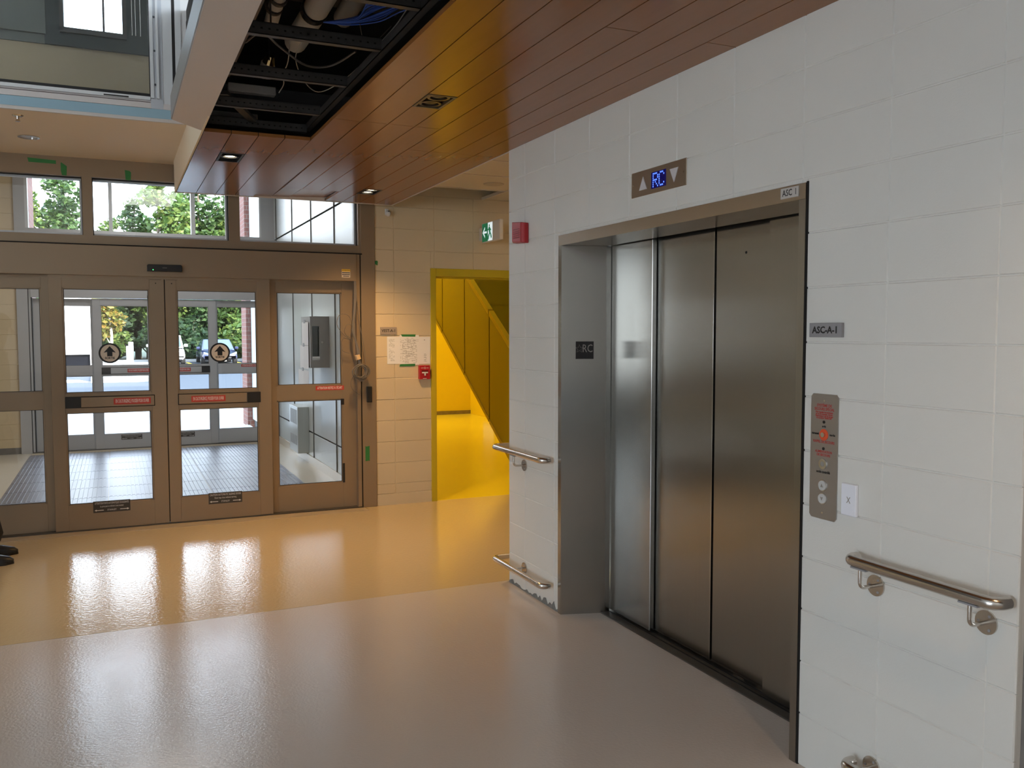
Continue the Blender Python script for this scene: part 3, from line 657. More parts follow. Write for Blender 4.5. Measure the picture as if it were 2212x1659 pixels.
for x, rl_ in ((.19, 'leftmost'), (.215, 'middle'), (.25, 'rightmost')): obj('hanger_rod', MB().cyl((x, 7.6, 3.95), (x, 7.6, 6.4), .0035, 6), CHROME, label=rl_+' of three thin bright rods hanging behind the upper glass', cat='rod', group='rods behind the upper glass')
struct('ceiling', MB().box(-8.1, 8, -7.1, 8.2, 6.4, 6.5), WHITE, 'high white ceiling of the double height lobby', 'ceiling')
# ------------------------------------------------------------------ corridor ceiling, far wall, doorway
tc_ = thing('ceiling', (4, 6.5, 2.92), 'cream suspended tile ceiling of the corridor with one tile missing', 'ceiling', kind='structure')
TILE = mat('ceiling_tile', (.70, .62, .50), .8, bump=(120, .2, .002))
def tile(x0, x1, y0, y1): obj('ceiling_tile', MB().box(x0+.006, x1-.006, y0+.006, y1-.006, 2.920, 2.935), TILE, tc_, bevel=.003)
for a, b in ((2.36, 3.30), (3.30, 4.52), (4.52, 5.74), (5.74, 6.6)):
    for c, d in ((5.18, 5.52), (5.52, 6.12), (6.12, 6.73), (6.73, 7.41)): tile(a, b, c, d)
    if a >= 3.3: tile(a, b, 7.41, 7.98)
gr = MB()
for y in (5.52, 6.12, 6.73, 7.41): gr.box(2.345, 6.6, y-.009, y+.009, 2.914, 2.94)
for x in (3.30, 4.52, 5.74): gr.box(x-.009, x+.009, 5.18, 7.98, 2.913, 2.94)
obj('grid', gr, TRIMW, tc_)
obj('void_beam', MB().box(2.36, 3.3, 7.60, 7.98, 3.10, 3.16), SLAB, tc_)
df = obj('ceiling_speaker', MB().tube([(3.04, 7.09, 2.912), (3.04, 7.09, 2.918)], [.085, .092], 32), mat('speaker_cream', (.55, .47, .37), .6), label='round flush ceiling speaker in the corridor tile ceiling', cat='speaker')
fz = MB().box(2.20, 2.762, YD+.004, 8.10, 0, 3.72).box(2.762, 3.76, YD+.004, 8.10, 2.238, 3.72).box(3.76, 6.6, YD+.004, 8.10, 0, 3.72)
wf = struct('wall_far', fz, CMUW, 'painted block wall beside the entrance around the yellow doorway, lamp warmth in its colour', 'wall')
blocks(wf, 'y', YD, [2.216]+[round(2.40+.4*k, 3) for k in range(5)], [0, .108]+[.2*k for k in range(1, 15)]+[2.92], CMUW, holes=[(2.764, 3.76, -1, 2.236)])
struct('baseboard_far', MB().box(2.216, 2.757, YD-.006, YD+.004, 0, .104), CMUW, 'beige cove base under the warm-tinted block wall', 'baseboard')
d1 = thing('door_1', (3.26, YD, 0), 'yellow steel door frame of the open stairwell doorway', 'door', kind='structure')
obj('jamb', MB().box(2.758, 2.812, YD-.012, 8.112, 0, 2.24), YELD, d1, bevel=.002)
obj('jamb', MB().box(3.71, 3.764, YD-.012, 8.112, 0, 2.24), YELD, d1, bevel=.002)
obj('head', MB().box(2.812, 3.71, YD-.012, 8.112, 2.165, 2.24), YELD, d1, bevel=.002)
obj('stop', MB().box(2.812, 2.826, 8.02, 8.06, 0, 2.165).box(2.826, 3.71, 8.02, 8.06, 2.150, 2.165), YELD, d1)
# things on the far wall
vs_ = obj('room_sign', MB().box(2.262, 2.420, YD-.012, YD, 1.612, 1.680), SBEIGE, label='taupe sign reading VEST-A-1 beside the entrance', cat='sign', bevel=.001)
text('VEST-A-1', (2.341, YD-.0126, 1.646), .036, RY, TXT, vs_, bold=.0006, sx=.95)
random.seed(5)
def paper_lines(parent, x0, x1, z0, z1, y, n, dense=.7):
    mb = MB()
    for i in range(n):
        z = z1-(z1-z0)*(i+.5)/n
        x = x0
        while x < x1-.004:
            L = random.uniform(.006, .024)
            if random.random() < dense: mb.box(x, min(x+L, x1), y-.0006, y, z-.0013, z+.0013)
            x += L+.004
    return mb
sh = obj('wall_notice', MB().box(2.328, 2.452, YD-.003, YD-.001, 1.335, 1.592), PAPER, label='white notice sheet with small text left of the floor plan', cat='paper')
obj('print', paper_lines(sh, 2.345, 2.40, 1.36, 1.58, YD-.003, 24), INK, sh, kind='stuff')
sh = obj('floor_plan', MB().box(2.450, 2.640, YD-.0035, YD-.001, 1.322, 1.606), PAPER, label='floor plan sheet held by green tape on the warm-tinted wall', cat='paper')
pm_ = paper_lines(sh, 2.455, 2.62, 1.34, 1.59, YD-.0035, 26, .45)
for i in range(46):
    x = random.uniform(2.46, 2.60); z = random.uniform(1.35, 1.57)
    if random.random() < .5: pm_.box(x, x+.0016, YD-.0042, YD-.0035, z, z+random.uniform(.01, .05))
    else: pm_.box(x, x+random.uniform(.01, .05), YD-.0042, YD-.0035, z, z+.0016)
obj('print', pm_, INK, sh, kind='stuff')
sh = obj('wall_notice', MB().box(2.640, 2.752, YD-.003, YD-.001, 1.330, 1.590), PAPER, label='white notice sheet right of the floor plan above the fire pull station', cat='paper')
obj('print', paper_lines(sh, 2.690, 2.715, 1.35, 1.43, YD-.003, 9).box(2.69, 2.70, YD-.0036, YD-.003, 1.555, 1.562), INK, sh, kind='stuff')
def tape(pts, label, y=YD-.005): return obj('green_tape', MB().prism([(x, y, z) for x, z in pts], (0, .0015, 0)), GREEN, label=label, cat='tape')
tape([(2.462, 1.612), (2.607, 1.612), (2.603, 1.590), (2.474, 1.592)], 'green tape strip on the top edge of the floor plan')
tape([(2.452, 1.332), (2.602, 1.334), (2.598, 1.312), (2.446, 1.310)], 'green tape strip on the bottom edge of the floor plan')
tape([(2.217, 2.290), (2.238, 2.296), (2.246, 2.286), (2.243, 2.250), (2.220, 2.262)], 'scrap of green tape high on the warm-tinted wall beside the door frame')
ps = obj('pull_station', MB().box(2.630, 2.737, YD-.045, YD, 1.186, 1.318), RED, label='red fire alarm pull station beside the yellow door frame', cat='alarm', bevel=.004)
obj('handle', MB().box(2.655, 2.712, YD-.053, YD-.045, 1.244, 1.256).box(2.677, 2.690, YD-.053, YD-.045, 1.222, 1.246), TXTW, ps, label='white T shaped pull handle')
obj('recess', MB().box(2.650, 2.717, YD-.0465, YD-.0445, 1.258, 1.272), mat('recess_red', (.12, .004, .006), .5), ps)
obj('lettering', MB().box(2.645, 2.668, YD-.046, YD-.0448, 1.292, 1.296).box(2.70, 2.72, YD-.046, YD-.0448, 1.292, 1.296).ring((2.684, YD-.0448, 1.294), (0, -1, 0), .007, .010, .0012, 16).box(2.664, 2.70, YD-.046, YD-.0448, 1.192, 1.196), TXTW, ps)
dt = thing('motion_detector', (2.335, YD, 2.70), 'small white motion detector on the warm-tinted wall under the wood ceiling', 'detector')
obj('mount', MB().box(2.318, 2.352, YD-.02, YD, 2.715, 2.775), WHITE, dt, bevel=.004)
obj('head', MB().sphere((2.337, YD-.04, 2.728), .027, 14, 8), WHITE, dt, smooth=True)
obj('lens', MB().box(2.33, 2.347, YD-.066, YD-.062, 2.742, 2.750), BLACK, dt)
# exit sign on the far wall, its face turned to the lobby
ex = thing('exit_sign', (3.28, 7.7, 2.5), 'green and white running man exit sign with a left arrow', 'sign')
obj('housing', MB().box(3.262, 3.30, 7.47, 7.905, 2.485, 2.675), TRIMW, ex, bevel=.005)
obj('mount', MB().box(3.26, 3.305, 7.905, YD, 2.515, 2.64), TRIMW, ex, bevel=.006)
obj('green_face', MB().box(3.2595, 3.2625, 7.745, 7.885, 2.498, 2.668), SIGNG, ex)
obj('white_face', MB().box(3.2595, 3.2625, 7.640, 7.744, 2.498, 2.668), SIGNW, ex)
XG = 3.259
obj('arrow', MB().prism([(XG, 7.872, 2.583), (XG, 7.815, 2.635), (XG, 7.815, 2.613), (XG, 7.84, 2.592), (XG, 7.77, 2.592), (XG, 7.77, 2.574), (XG, 7.84, 2.574), (XG, 7.815, 2.553), (XG, 7.815, 2.531)], (-.001, 0, 0)), SIGNW, ex)
man = MB().cyl((XG, 7.705, 2.64), (XG-.001, 7.705, 2.64), .011, 12)
for a, b, r in (((7.700, 2.625), (7.690, 2.575), .010), ((7.700, 2.618), (7.735, 2.600), .006), ((7.700, 2.618), (7.668, 2.595), .006), ((7.690, 2.575), (7.720, 2.545), .007), ((7.720, 2.545), (7.735, 2.510), .007), ((7.690, 2.575), (7.665, 2.550), .007), ((7.665, 2.550), (7.655, 2.520), .007)):
    man.tube([(XG-.0005, a[0], a[1]), (XG-.0005, b[0], b[1])], r, 6)
obj('running_figure', man, SIGNG, ex)
# ------------------------------------------------------------------ entrance door sets
def sticker_exit(parent, x, y, z):
    s = obj('exit_sticker', MB().cyl((x, y, z), (x, y-.0012, z), .070, 40), CREAM, parent, label='round cream sticker with black ring, arrow and SORTIE')
    obj('ring', MB().ring((x, y-.0010, z), (0, -1, 0), .070, .084, .0008, 48), BLACK, s)
    yy = y-.0012
    obj('arrow', MB().prism([(x-.046, yy, z+.004), (x, yy, z+.058), (x+.046, yy, z+.004), (x+.020, yy, z+.010), (x+.020, yy, z-.026), (x-.020, yy, z-.026), (x-.020, yy, z+.010)], (0, -.0006, 0)), BLACK, s)
    text('SORTIE', (x, yy-.0004, z-.041), .024, RY, TXT, s, bold=.0008, sx=.95)
def red_label(parent, x0, x1, z0, z1, y, s, lines=1):
    b = obj('red_label', MB().box(x0, x1, y-.001, y, z0, z1), REDL, parent, label='red label reading '+s)
    text(s, ((x0+x1)/2, y-.0013, (z0+z1)/2), (z1-z0)*.80, RY, TXTW, b, sx=(x1-x0)*1.62/(len(s)*(z1-z0)*.80), bold=.0003)
def caution(parent, x0, x1, z0, z1, y, l1, l2):
    b = obj('caution_label', MB().box(x0, x1, y-.001, y, z0, z1), mat('label_dark', (.05, .045, .04), .5), parent, label='black and white caution label with two arrows')
    H = z1-z0; W = x1-x0; yy = y-.0013; xc = (x0+x1)/2
    text(l1, (xc, yy, z1-H*.20), H*.26, RY, TXTW, b, sx=W*1.55/(len(l1)*H*.26))
    text(l2, (xc, yy, z1-H*.47), H*.22, RY, TXTW, b, sx=W*1.45/(len(l2)*H*.22))
    text('STANLEY', (xc, yy, z0+H*.2), H*.20, RY, TXTW, b, sx=.9)
    for s in (-1, 1):
        e = xc+s*W*.47; f = xc+s*W*.22; zc = z0+H*.2
        obj('arrow', MB().prism([(f, yy, zc-H*.03), (e-s*W*.06, yy, zc-H*.03), (e-s*W*.06, yy, zc-H*.09), (e, yy, zc), (e-s*W*.06, yy, zc+H*.09), (e-s*W*.06, yy, zc+H*.03), (f, yy, zc+H*.03)], (0, -.0004, 0)), TXTW, b)
def leaf(name, x0, x1, sl, sr, y0, y1, z, m, label, cat):
    """z = (bottom, lower glass bottom, lower glass top, upper glass bottom, upper glass top, top)"""
    t = thing(name, ((x0+x1)/2, (y0+y1)/2, z[0]), label, cat, kind='structure')
    obj('stile', MB().box(x0, x0+sl, y0, y1, z[0], z[5]), m, t, bevel=.002)
    obj('stile', MB().box(x1-sr, x1, y0, y1, z[0], z[5]), m, t, bevel=.002)
    a, b = x0+sl, x1-sr
    obj('bottom_rail', MB().box(a, b, y0+.001, y1-.001, z[0], z[1]), m, t)
    obj('middle_rail', MB().box(a, b, y0+.001, y1-.001, z[2], z[3]), m, t)
    obj('top_rail', MB().box(a, b, y0+.001, y1-.001, z[4], z[5]), m, t)
    bd = .010
    for (q0, q1) in ((z[1], z[2]), (z[3], z[4])):
        g = obj('glass_pane', MB().box(a-.004, b+.004, (y0+y1)/2-.003, (y0+y1)/2+.003, q0-.004, q1+.004), GLS, t)
        f = MB()
        f.box(a, b, y0+.006, y0+.02, q0, q0+bd).box(a, b, y0+.006, y0+.02, q1-bd, q1).box(a, a+bd, y0+.006, y0+.02, q0, q1).box(b-bd, b, y0+.006, y0+.02, q0, q1)
        obj('glazing_bead', f, m, t)
        f = MB(); e = .004
        f.box(a+bd, b-bd, y0+.012, y0+.02, q0+bd, q0+bd+e).box(a+bd, b-bd, y0+.012, y0+.02, q1-bd-e, q1-bd).box(a+bd, a+bd+e, y0+.012, y0+.02, q0+bd, q1-bd).box(b-bd-e, b-bd, y0+.012, y0+.02, q0+bd, q1-bd)
        obj('gasket', f, RUBBER, t)
    return t
def push_bar(t, x0, x1, dark_left, y, z0, z1, m, s):
    r = MB(); e = .006
    r.box(x0, x1, y-.004, y, z0, z0+e).box(x0, x1, y-.004, y, z1-e, z1).box(x0, x0+e, y-.004, y, z0, z1).box(x1-e, x1, y-.004, y, z0, z1)
    p = obj('push_bar', MB().box(x0+e, x1-e, y-.012, y, z0+e, z1-e), m, t, bevel=.002)
    obj('shadow_gap', r, DARK, p)
    d0, d1 = (x0, x0+.115) if dark_left else (x1-.115, x1)
    obj('end_cap', MB().box(d0, d1, y-.018, y, z0+.002, z1-.002), BLACK, p, label='black end cap')
    c0, c1 = ((x0+x1)/2+.02, (x0+x1)/2+.305) if dark_left else ((x0+x1)/2-.235, (x0+x1)/2+.045)
    red_label(p, c0, c1, (z0+z1)/2-.026, (z0+z1)/2+.026, y-.0122, s)
UR = "EN CAS D'URGENCE, POUSSER POUR OUVRIR"
ZL = (.013, .217, .985, 1.135, 1.996, 2.090)
L = leaf('door_2', -.470, .3945, .098, .115, 7.955, 8.000, ZL, ALU, 'left sliding leaf of the inner entrance doors with an exit sticker', 'door')
push_bar(L, -.372, .302, True, 7.956, 1.018, 1.112, ALU, UR); sticker_exit(L, -.034, 7.971, 1.464)
caution(L, -.191, .090, .145, .240, 7.9555, 'ATTENTION PORTE AUTOMATIQUE COULISSANTE', 'La porte peut se refermer à tout moment')
Rr = leaf('door_3', .4015, 1.262, .088, .112, 7.955, 8.000, ZL, ALU, 'right sliding leaf of the inner entrance doors with an exit sticker', 'door')
push_bar(Rr, .484, 1.166, False, 7.956, 1.018, 1.112, ALU, UR); sticker_exit(Rr, .834, 7.971, 1.460)
caution(Rr, .713, .994, .143, .240, 7.9555, 'CAUTION AUTOMATIC SLIDING DOOR', 'Door may close without warning')
for t, x in ((L, .33), (Rr, .455)):
    obj('pivot_catch', MB().box(x-.045, x+.045, 7.950, 7.956, 2.072, 2.084), mat('catch_bronze', (.2, .15, .1), .4, metal=.5), t)
    obj('screw_hole', MB().cyl((x, 7.9545, 2.045), (x, 7.9555, 2.045), .005, 8), DARK, t)
obj('seal', MB().box(.3945, .4015, 7.965, 8.0, .02, 2.09), RUBBER, L)
ZS = (.011, .240, 1.020, 1.150, 1.996, 2.085)
W3 = leaf('window_3', 1.245, 2.038, .075, .126, 8.012, 8.056, ZS, ALU, 'right fixed sidelight of the inner entrance doors', 'window')
red_label(W3, 1.665, 1.925, 1.103, 1.143, 8.0125, "ATTENTION RESTEZ À L'ÉCART")
obj('corner_tab', MB().box(1.893, 1.925, 8.009, 8.012, .965, 1.02).box(1.905, 1.925, 8.009, 8.012, .24, .42), BLACK, W3)
leaf('window_4', -1.302, -.452, .175, .075, 8.012, 8.056, ZS, ALU, 'left fixed sidelight of the inner entrance doors', 'window')
fr = thing('trim_7', (.4, 8.03, 0), 'beige metal frame and header box of the inner entrance doors', 'door frame', kind='structure')
obj('header_box', MB().box(-1.30, 2.035, 7.925, 8.075, 2.098, 2.343), ALU, fr, bevel=.003)
obj('header_end', MB().box(2.035, 2.068, 7.945, 8.075, .0, 2.343), ALU, fr)
obj('shadow_line', MB().box(-1.36, 2.09, 7.935, 8.06, 2.343, 2.353), DARK, fr)
obj('shadow_line', MB().box(2.068, 2.082, 7.96, 8.075, 0, 2.343), DARK, fr)
obj('track', MB().box(-1.30, 2.035, 8.004, 8.010, 2.078, 2.098).box(-.47, 1.262, 7.948, 7.955, 2.078, 2.098), ALU, fr)
obj('jamb', MB().box(2.082, 2.216, 7.955, 8.10, 0, 3.04), ALU, fr, bevel=.003)
obj('jamb', MB().box(-1.44, -1.30, 7.955, 8.10, 0, 3.04), ALU, fr, bevel=.003)
obj('threshold', MB().box(-1.30, 2.08, 7.945, 8.075, -.01, .012), SLOT, fr)
obj('threshold_strip', MB().box(-1.30, 2.09, 7.80, 7.944, -.01, .003), mat('threshold_tan', (.45, .36, .25), .3), fr)
lb2 = obj('warning_label', MB().box(1.897, 1.975, 7.9235, 7.9245, 2.130, 2.205), CREAM, fr, label='small yellow and white warning label on the header')
obj('yellow_band', MB().box(1.897, 1.975, 7.9228, 7.9236, 2.183, 2.205), YELL, lb2)
text('ATTENTION', (1.936, 7.9226, 2.194), .012, RY, TXT, lb2)
obj('black_band', MB().box(1.900, 1.972, 7.9228, 7.9236, 2.168, 2.176).box(1.900, 1.972, 7.9228, 7.9236, 2.152, 2.159).box(1.910, 1.965, 7.9228, 7.9236, 2.138, 2.144), TXT, lb2)
ms = obj('door_sensor', MB().prism([(.265, 7.924, 2.140), (.265, 7.924, 2.188), (.273, 7.924, 2.197), (.528, 7.924, 2.197), (.536, 7.924, 2.188), (.536, 7.924, 2.140)], (0, -.05, 0)), BLACK, label='black motion sensor with a green light above the entrance doors', cat='sensor', bevel=.003)
obj('status_light', MB().cyl((.310, 7.874, 2.152), (.310, 7.8725, 2.152), .0045, 8), LEDG, ms)
obj('logo_bar', MB().box(.382, .418, 7.873, 7.8745, 2.168, 2.171), TXTG, ms)
# transom windows above the inner doors
tr = thing('window_5', (.4, 8.0, 2.36), 'three-pane transom window above the inner entrance doors', 'window', kind='structure')
obj('sill', MB().box(-1.30, 2.082, 7.965, 8.09, 2.353, 2.424), ALU, tr)
obj('head', MB().box(-1.30, 2.082, 7.965, 8.09, 2.892, 3.04), ALU, tr)
MX = [(-1.30, -1.27), (-.205, -.131), (.930, 1.020), (2.062, 2.082)]
for a, b in MX: obj('mullion', MB().box(a, b, 7.965, 8.09, 2.424, 2.892), ALU, tr)
for (a, b) in ((-1.27, -.205), (-.131, .930), (1.020, 2.062)):
    obj('glass_pane', MB().box(a, b, 8.03, 8.036, 2.424, 2.892), GLS, tr)
    obj('outer_bead', MB().box(a, b, 8.04, 8.09, 2.424, 2.445).box(a, b, 8.04, 8.09, 2.872, 2.892).box(b-.02, b, 8.04, 8.09, 2.445, 2.872), PVC, tr)
    obj('gasket', MB().box(a, b, 8.020, 8.030, 2.884, 2.892).box(a, a+.006, 8.02, 8.03, 2.424, 2.892).box(b-.006, b, 8.02, 8.03, 2.424, 2.892), RUBBER, tr)
YT = 7.963
tape([(-.585, 3.014), (-.385, 3.005), (-.385, 2.978), (-.578, 2.980)], 'dark green tape strip at the top left above the transom', YT)
tape([(-.352, 2.990), (-.345, 2.992), (-.308, 2.965), (-.312, 2.890), (-.345, 2.892), (-.352, 2.93)], 'torn green tape piece over the left transom pane', YT)
tape([(.117, 2.967), (.152, 2.962), (.164, 2.950), (.160, 2.885), (.122, 2.888)], 'torn green tape piece over the middle transom pane', YT)
tape([(2.106, .575), (2.118, .570), (2.146, .576), (2.146, .435), (2.135, .438), (2.106, .434)], 'green tape strip low on the right door jamb', 7.953)
rd = obj('card_reader', MB().box(2.120, 2.170, 7.925, 7.955, .983, 1.132), BLACK, label='black card reader on the right jamb of the entrance', cat='reader', bevel=.005)
# hanging cable bundle at the right jamb
cb = thing('cable_bundle', (2.02, 7.9, 1.1), 'hanging grey cable bundle with a coil at the right entrance jamb', 'cable')
random.seed(11)
for i in range(6):
    b = random.uniform(-1, 1); a = random.uniform(-1, 1)
    p = [(2.020+.008*b, 7.93, 2.10), (2.018+.012*b, 7.918, 1.95), (2.005+.014*a, 7.915, 1.80), (1.992+.012*b, 7.905, 1.66), (2.010+.010*a, 7.90, 1.56), (2.035+.012*b, 7.895, 1.46), (2.045+.02*a, 7.89, 1.34)]
    obj('cable', MB().tube(smooth_path(p, 4), .0042, 6), GREYC, cb)
for i in range(9):
    rx = random.uniform(.045, .078); rz = random.uniform(.05, .075); ox = random.uniform(-.02, .02); oz = random.uniform(-.02, .02); t0 = random.uniform(0, 6)
    p = [(2.045+ox+rx*math.cos(t0+2*PI*j/22), 7.885+.012*math.sin(3*t0+2*PI*j/22)-.004*i/3, 1.28+oz+rz*math.sin(t0+2*PI*j/22)) for j in range(22)]
    obj('coil_loop', MB().tube(p, .0036, 6, closed=True), GREYC, cb)
for p in ([(1.990, 7.905, 1.66), (1.95, 7.89, 1.78), (1.86, 7.87, 1.79), (1.835, 7.87, 1.70), (1.90, 7.88, 1.61), (1.965, 7.895, 1.56)],
          [(1.985, 7.90, 1.70), (1.93, 7.885, 1.70), (1.905, 7.88, 1.64), (1.94, 7.89, 1.585), (1.98, 7.90, 1.56)],
          [(1.99, 7.90, 1.545), (1.93, 7.885, 1.60), (1.875, 7.87, 1.55), (1.88, 7.87, 1.47), (1.95, 7.885, 1.44)],
          [(1.99, 7.90, 1.56), (1.93, 7.89, 1.575), (1.90, 7.885, 1.58)],
          [(2.01, 7.89, 1.26), (1.965, 7.885, 1.20), (1.97, 7.885, 1.12), (2.04, 7.89, 1.06)],
          [(2.03, 7.93, 2.0), (2.05, 7.92, 1.75), (2.09, 7.91, 1.5), (2.10, 7.90, 1.32), (2.06, 7.89, 1.22)]):
    obj('loose_cable', MB().tube(smooth_path(p, 5), .0024, 5), GREYC, cb)
obj('tape_wrap', MB().tube([(2.022, 7.893, 1.425), (2.035, 7.893, 1.385)], .024, 10), mat('masking_tape', (.7, .5, .28), .6), cb, label='tan tape wrap')

# ------------------------------------------------------------------ vestibule
YO = 13.4
struct('wall_far', MB().box(-8, -1.44, 7.975, 8.10, 0, 3.04), CMUW, 'warm-tinted wall left of the inner entrance doors', 'wall')
struct('wall_vestibule', MB().box(-3.3, -3.2, 8.1, 13.4, 0, 4.0), CMUW, 'left wall of the vestibule', 'wall')
wv = struct('wall_vestibule', MB().box(-3.2, -1.165, YO+.004, 13.6, 0, 4.0), CMUW, 'beige block wall in the vestibule left of the outer doors', 'wall')
blocks(wv, 'y', YO, [round(-2.765+.4*k, 3) for k in range(5)], [.2*k for k in range(21)], CMUW)
struct('baseboard_vestibule', MB().box(-3.2, -1.17, YO-.003, YO, 0, .085), CONCD, 'rough dark base along the vestibule block wall', 'baseboard')
wp = struct('wall_vestibule', MB().box(2.222, 2.40, 8.11, 15.9, -.1, 4.6), mat('panel_joint', (.05, .055, .055), .8), 'white metal panel wall on the right of the vestibule', 'wall')
for (a, b) in ((8.11, 8.30), (8.30, 9.485), (9.485, 10.70), (10.70, 11.925), (11.925, 13.16), (13.16, 13.38), (13.62, 14.4), (14.4, 15.2), (15.2, 15.93)):
    for (c, d) in ((.10, .385), (.405, 2.975), (2.995, 4.55)):
        obj('panel', MB().box(2.196, 2.207, a+.008, b-.008, c, d), PANW, wp, bevel=.002)
for y in (9.485, 10.70, 11.925, 13.16):
    obj('seam_strip', MB().box(2.186, 2.197, y-.007, y+.007, .10, 4.55), mat('seam_dark', (.10, .105, .10), .7), wp)
struct('baseboard_vestibule', MB().box(2.185, 2.207, 8.11, 13.38, -.002, .10), FLV, 'cream cove base along the white vestibule panels', 'baseboard')
struct('ceiling', MB().box(-3.3, 2.4, 8.16, 13.6, 3.92, 4.0), WHITE, 'white vestibule ceiling', 'ceiling')
# ribbed mat tiles
mt = thing('floor_mat', (.4, 10.8, 0), 'grey ribbed aluminium entrance mat on the vestibule floor', 'mat')
rib = MB(); wx, wy = .966, .60
for i in range(23):
    x = -wx/2+.012+i*(wx-.024)/23; rib.box(x, x+.026, -wy/2+.006, wy/2-.006, 0, .010)
base = MB().box(-wx/2+.004, wx/2-.004, -wy/2+.004, wy/2-.004, 0, .003)
n = len(rib.v); rib.v += base.v; rib.f += [tuple(n+i for i in f) for f in base.f]
src = None
for i in range(3):
    for j in range(8):
        c = Vector((-1.055+wx*(i+.5), 8.30+wy*(j+.5), .001))
        if src is None:
            mb = MB(); mb.v = [tuple(Vector(v)+c) for v in rib.v]; mb.f = rib.f
            src = obj('mat_tile', mb, MATM, mt, loc=c)
        else: piece(src, mt, c)
# outer door set
ZO = (.016, .206, 1.035, 1.165, 2.004, 2.090)
L2 = leaf('door_4', -.262, .541, .100, .095, 13.375, 13.415, ZO, ALUG, 'left sliding leaf of the outer doors seen across the vestibule', 'door')
push_bar(L2, -.165, .449, True, 13.376, 1.050, 1.146, ALUG, UR)
caution(L2, .06, .33, .13, .20, 13.3755, 'ATTENTION PORTE AUTOMATIQUE COULISSANTE', 'La porte peut se refermer à tout moment')
R2 = leaf('door_5', .549, 1.354, .095, .100, 13.375, 13.415, ZO, ALUG, 'right sliding leaf of the outer doors seen across the vestibule', 'door')
push_bar(R2, .641, 1.257, False, 13.376, 1.050, 1.146, ALUG, UR)
caution(R2, .76, 1.03, .13, .20, 13.3755, 'CAUTION AUTOMATIC SLIDING DOOR', 'Door may close without warning')
W6 = leaf('window_6', -.985, -.245, .122, .030, 13.425, 13.465, ZO, ALUG, 'left fixed sidelight of the outer doors with a paper sheet', 'window')
red_label(W6, -.885, -.64, 1.12, 1.16, 13.4255, "ATTENTION RESTEZ À L'ÉCART")
ps2 = obj('paper_sheet', MB().box(-.862, -.64, 13.438, 13.440, 1.635, 1.992), mat('lavender_sheet', (.46, .45, .55), .7), W6, label='pale lavender sheet on the glass with the number 9')
ps2.modifiers.clear()
text('9', (-.812, 13.4372, 1.905), .085, RY, TXTG, ps2)
W7 = leaf('window_7', 1.337, 2.010, .030, .060, 13.425, 13.465, ZO, ALUG, 'right fixed sidelight of the outer doors', 'window')
red_label(W7, 1.70, 1.96, 1.120, 1.158, 13.4255, "ATTENTION RESTEZ À L'ÉCART")
f2 = thing('trim_8', (.5, 13.45, 0), 'grey metal frame of the outer doors with a transom above', 'door frame', kind='structure')
obj('header_box', MB().box(-1.0, 2.01, 13.34, 13.48, 2.100, 2.345), ALUG, f2, bevel=.003)
obj('jamb', MB().box(-1.165, -1.035, 13.36, 13.50, 0, 3.9), ALUG, f2)
obj('jamb', MB().box(2.010, 2.205, 13.36, 13.50, 0, 3.9), ALUG, f2)
obj('shadow_line', MB().box(-1.035, -1.024, 13.38, 13.48, 0, 2.345).box(-1.0, -.988, 13.38, 13.48, 0, 2.1), DARK, f2)
obj('inner_post', MB().box(-1.024, -1.0, 13.37, 13.48, 0, 2.345), ALUG, f2)
obj('transom_sill', MB().box(-1.035, 2.010, 13.36, 13.50, 2.345, 2.40).box(-1.035, 2.010, 13.36, 13.50, 2.955, 3.02), ALUG, f2)
obj('spandrel', MB().box(-1.035, 2.010, 13.40, 13.44, 2.40, 2.955), ALUG, f2)
obj('transom_head', MB().box(-1.035, 2.010, 13.36, 13.50, 3.82, 3.92), ALUG, f2)
for a, b in ((-1.035, -1.0), (-.022, .026), (1.045, 1.10), (1.985, 2.01)): obj('mullion', MB().box(a, b, 13.36, 13.50, 3.02, 3.82), PVC, f2)
for a, b in ((-1.0, -.022), (.026, 1.045), (1.10, 1.985)): obj('transom_pane', MB().box(a, b, 13.43, 13.436, 3.02, 3.82), GLS, f2)
obj('threshold', MB().box(-1.035, 2.01, 13.33, 13.50, -.005, .014), SLOT, f2)
obj('threshold_strip', MB().box(-1.035, 2.01, 13.18, 13.33, -.005, .006), mat('threshold_cream', (.55, .46, .33), .3), f2)
obj('door_sensor', MB().box(.44, .60, 13.30, 13.34, 2.09, 2.145), BLACK, label='small black motion sensor above the outer doors', cat='sensor', bevel=.003)
# intercom box, sheets and grille on the panel wall
ic = thing('intercom_box', (2.09, 10.0, 1.2), 'grey metal intercom box with an open window on the white panel wall', 'intercom')
y0, y1, x0, x1, z0, z1 = 9.80, 10.30, 1.985, 2.196, 1.235, 1.80
h0, h1, g0, g1 = 2.005, 2.085, 1.33, 1.70
fm = MB().box(x0, h0, y0, y0+.02, z0, z1).box(h1, x1, y0, y0+.02, z0, z1).box(h0, h1, y0, y0+.02, z0, g0).box(h0, h1, y0, y0+.02, g1, z1)
obj('front_face', fm, GREYB, ic)
obj('casing', MB().box(x0, x0+.012, y0+.02, y1, z0, z1).box(x0, x1, y1-.012, y1, z0, z1).box(x0, x1, y0+.02, y1, z0, z0+.012).box(x0-.004, x1, y0-.006, y1, z1, z1+.008), GREYB, ic)
obj('window_glass', MB().box(h0, h1, y0+.05, y0+.055, g0, g1), mat('dark_mirror', (.02, .04, .03), .03, spec=1.0), ic)
obj('window_sill', MB().tube([(h0+.0, y0-.006, g0+.012), (h1, y0-.006, g0+.012)], .02, 12), WHITE, ic)
obj('lock', MB().cyl((2.115, y0-.004, 1.52), (2.115, y0, 1.52), .012, 14), TUBE, ic)
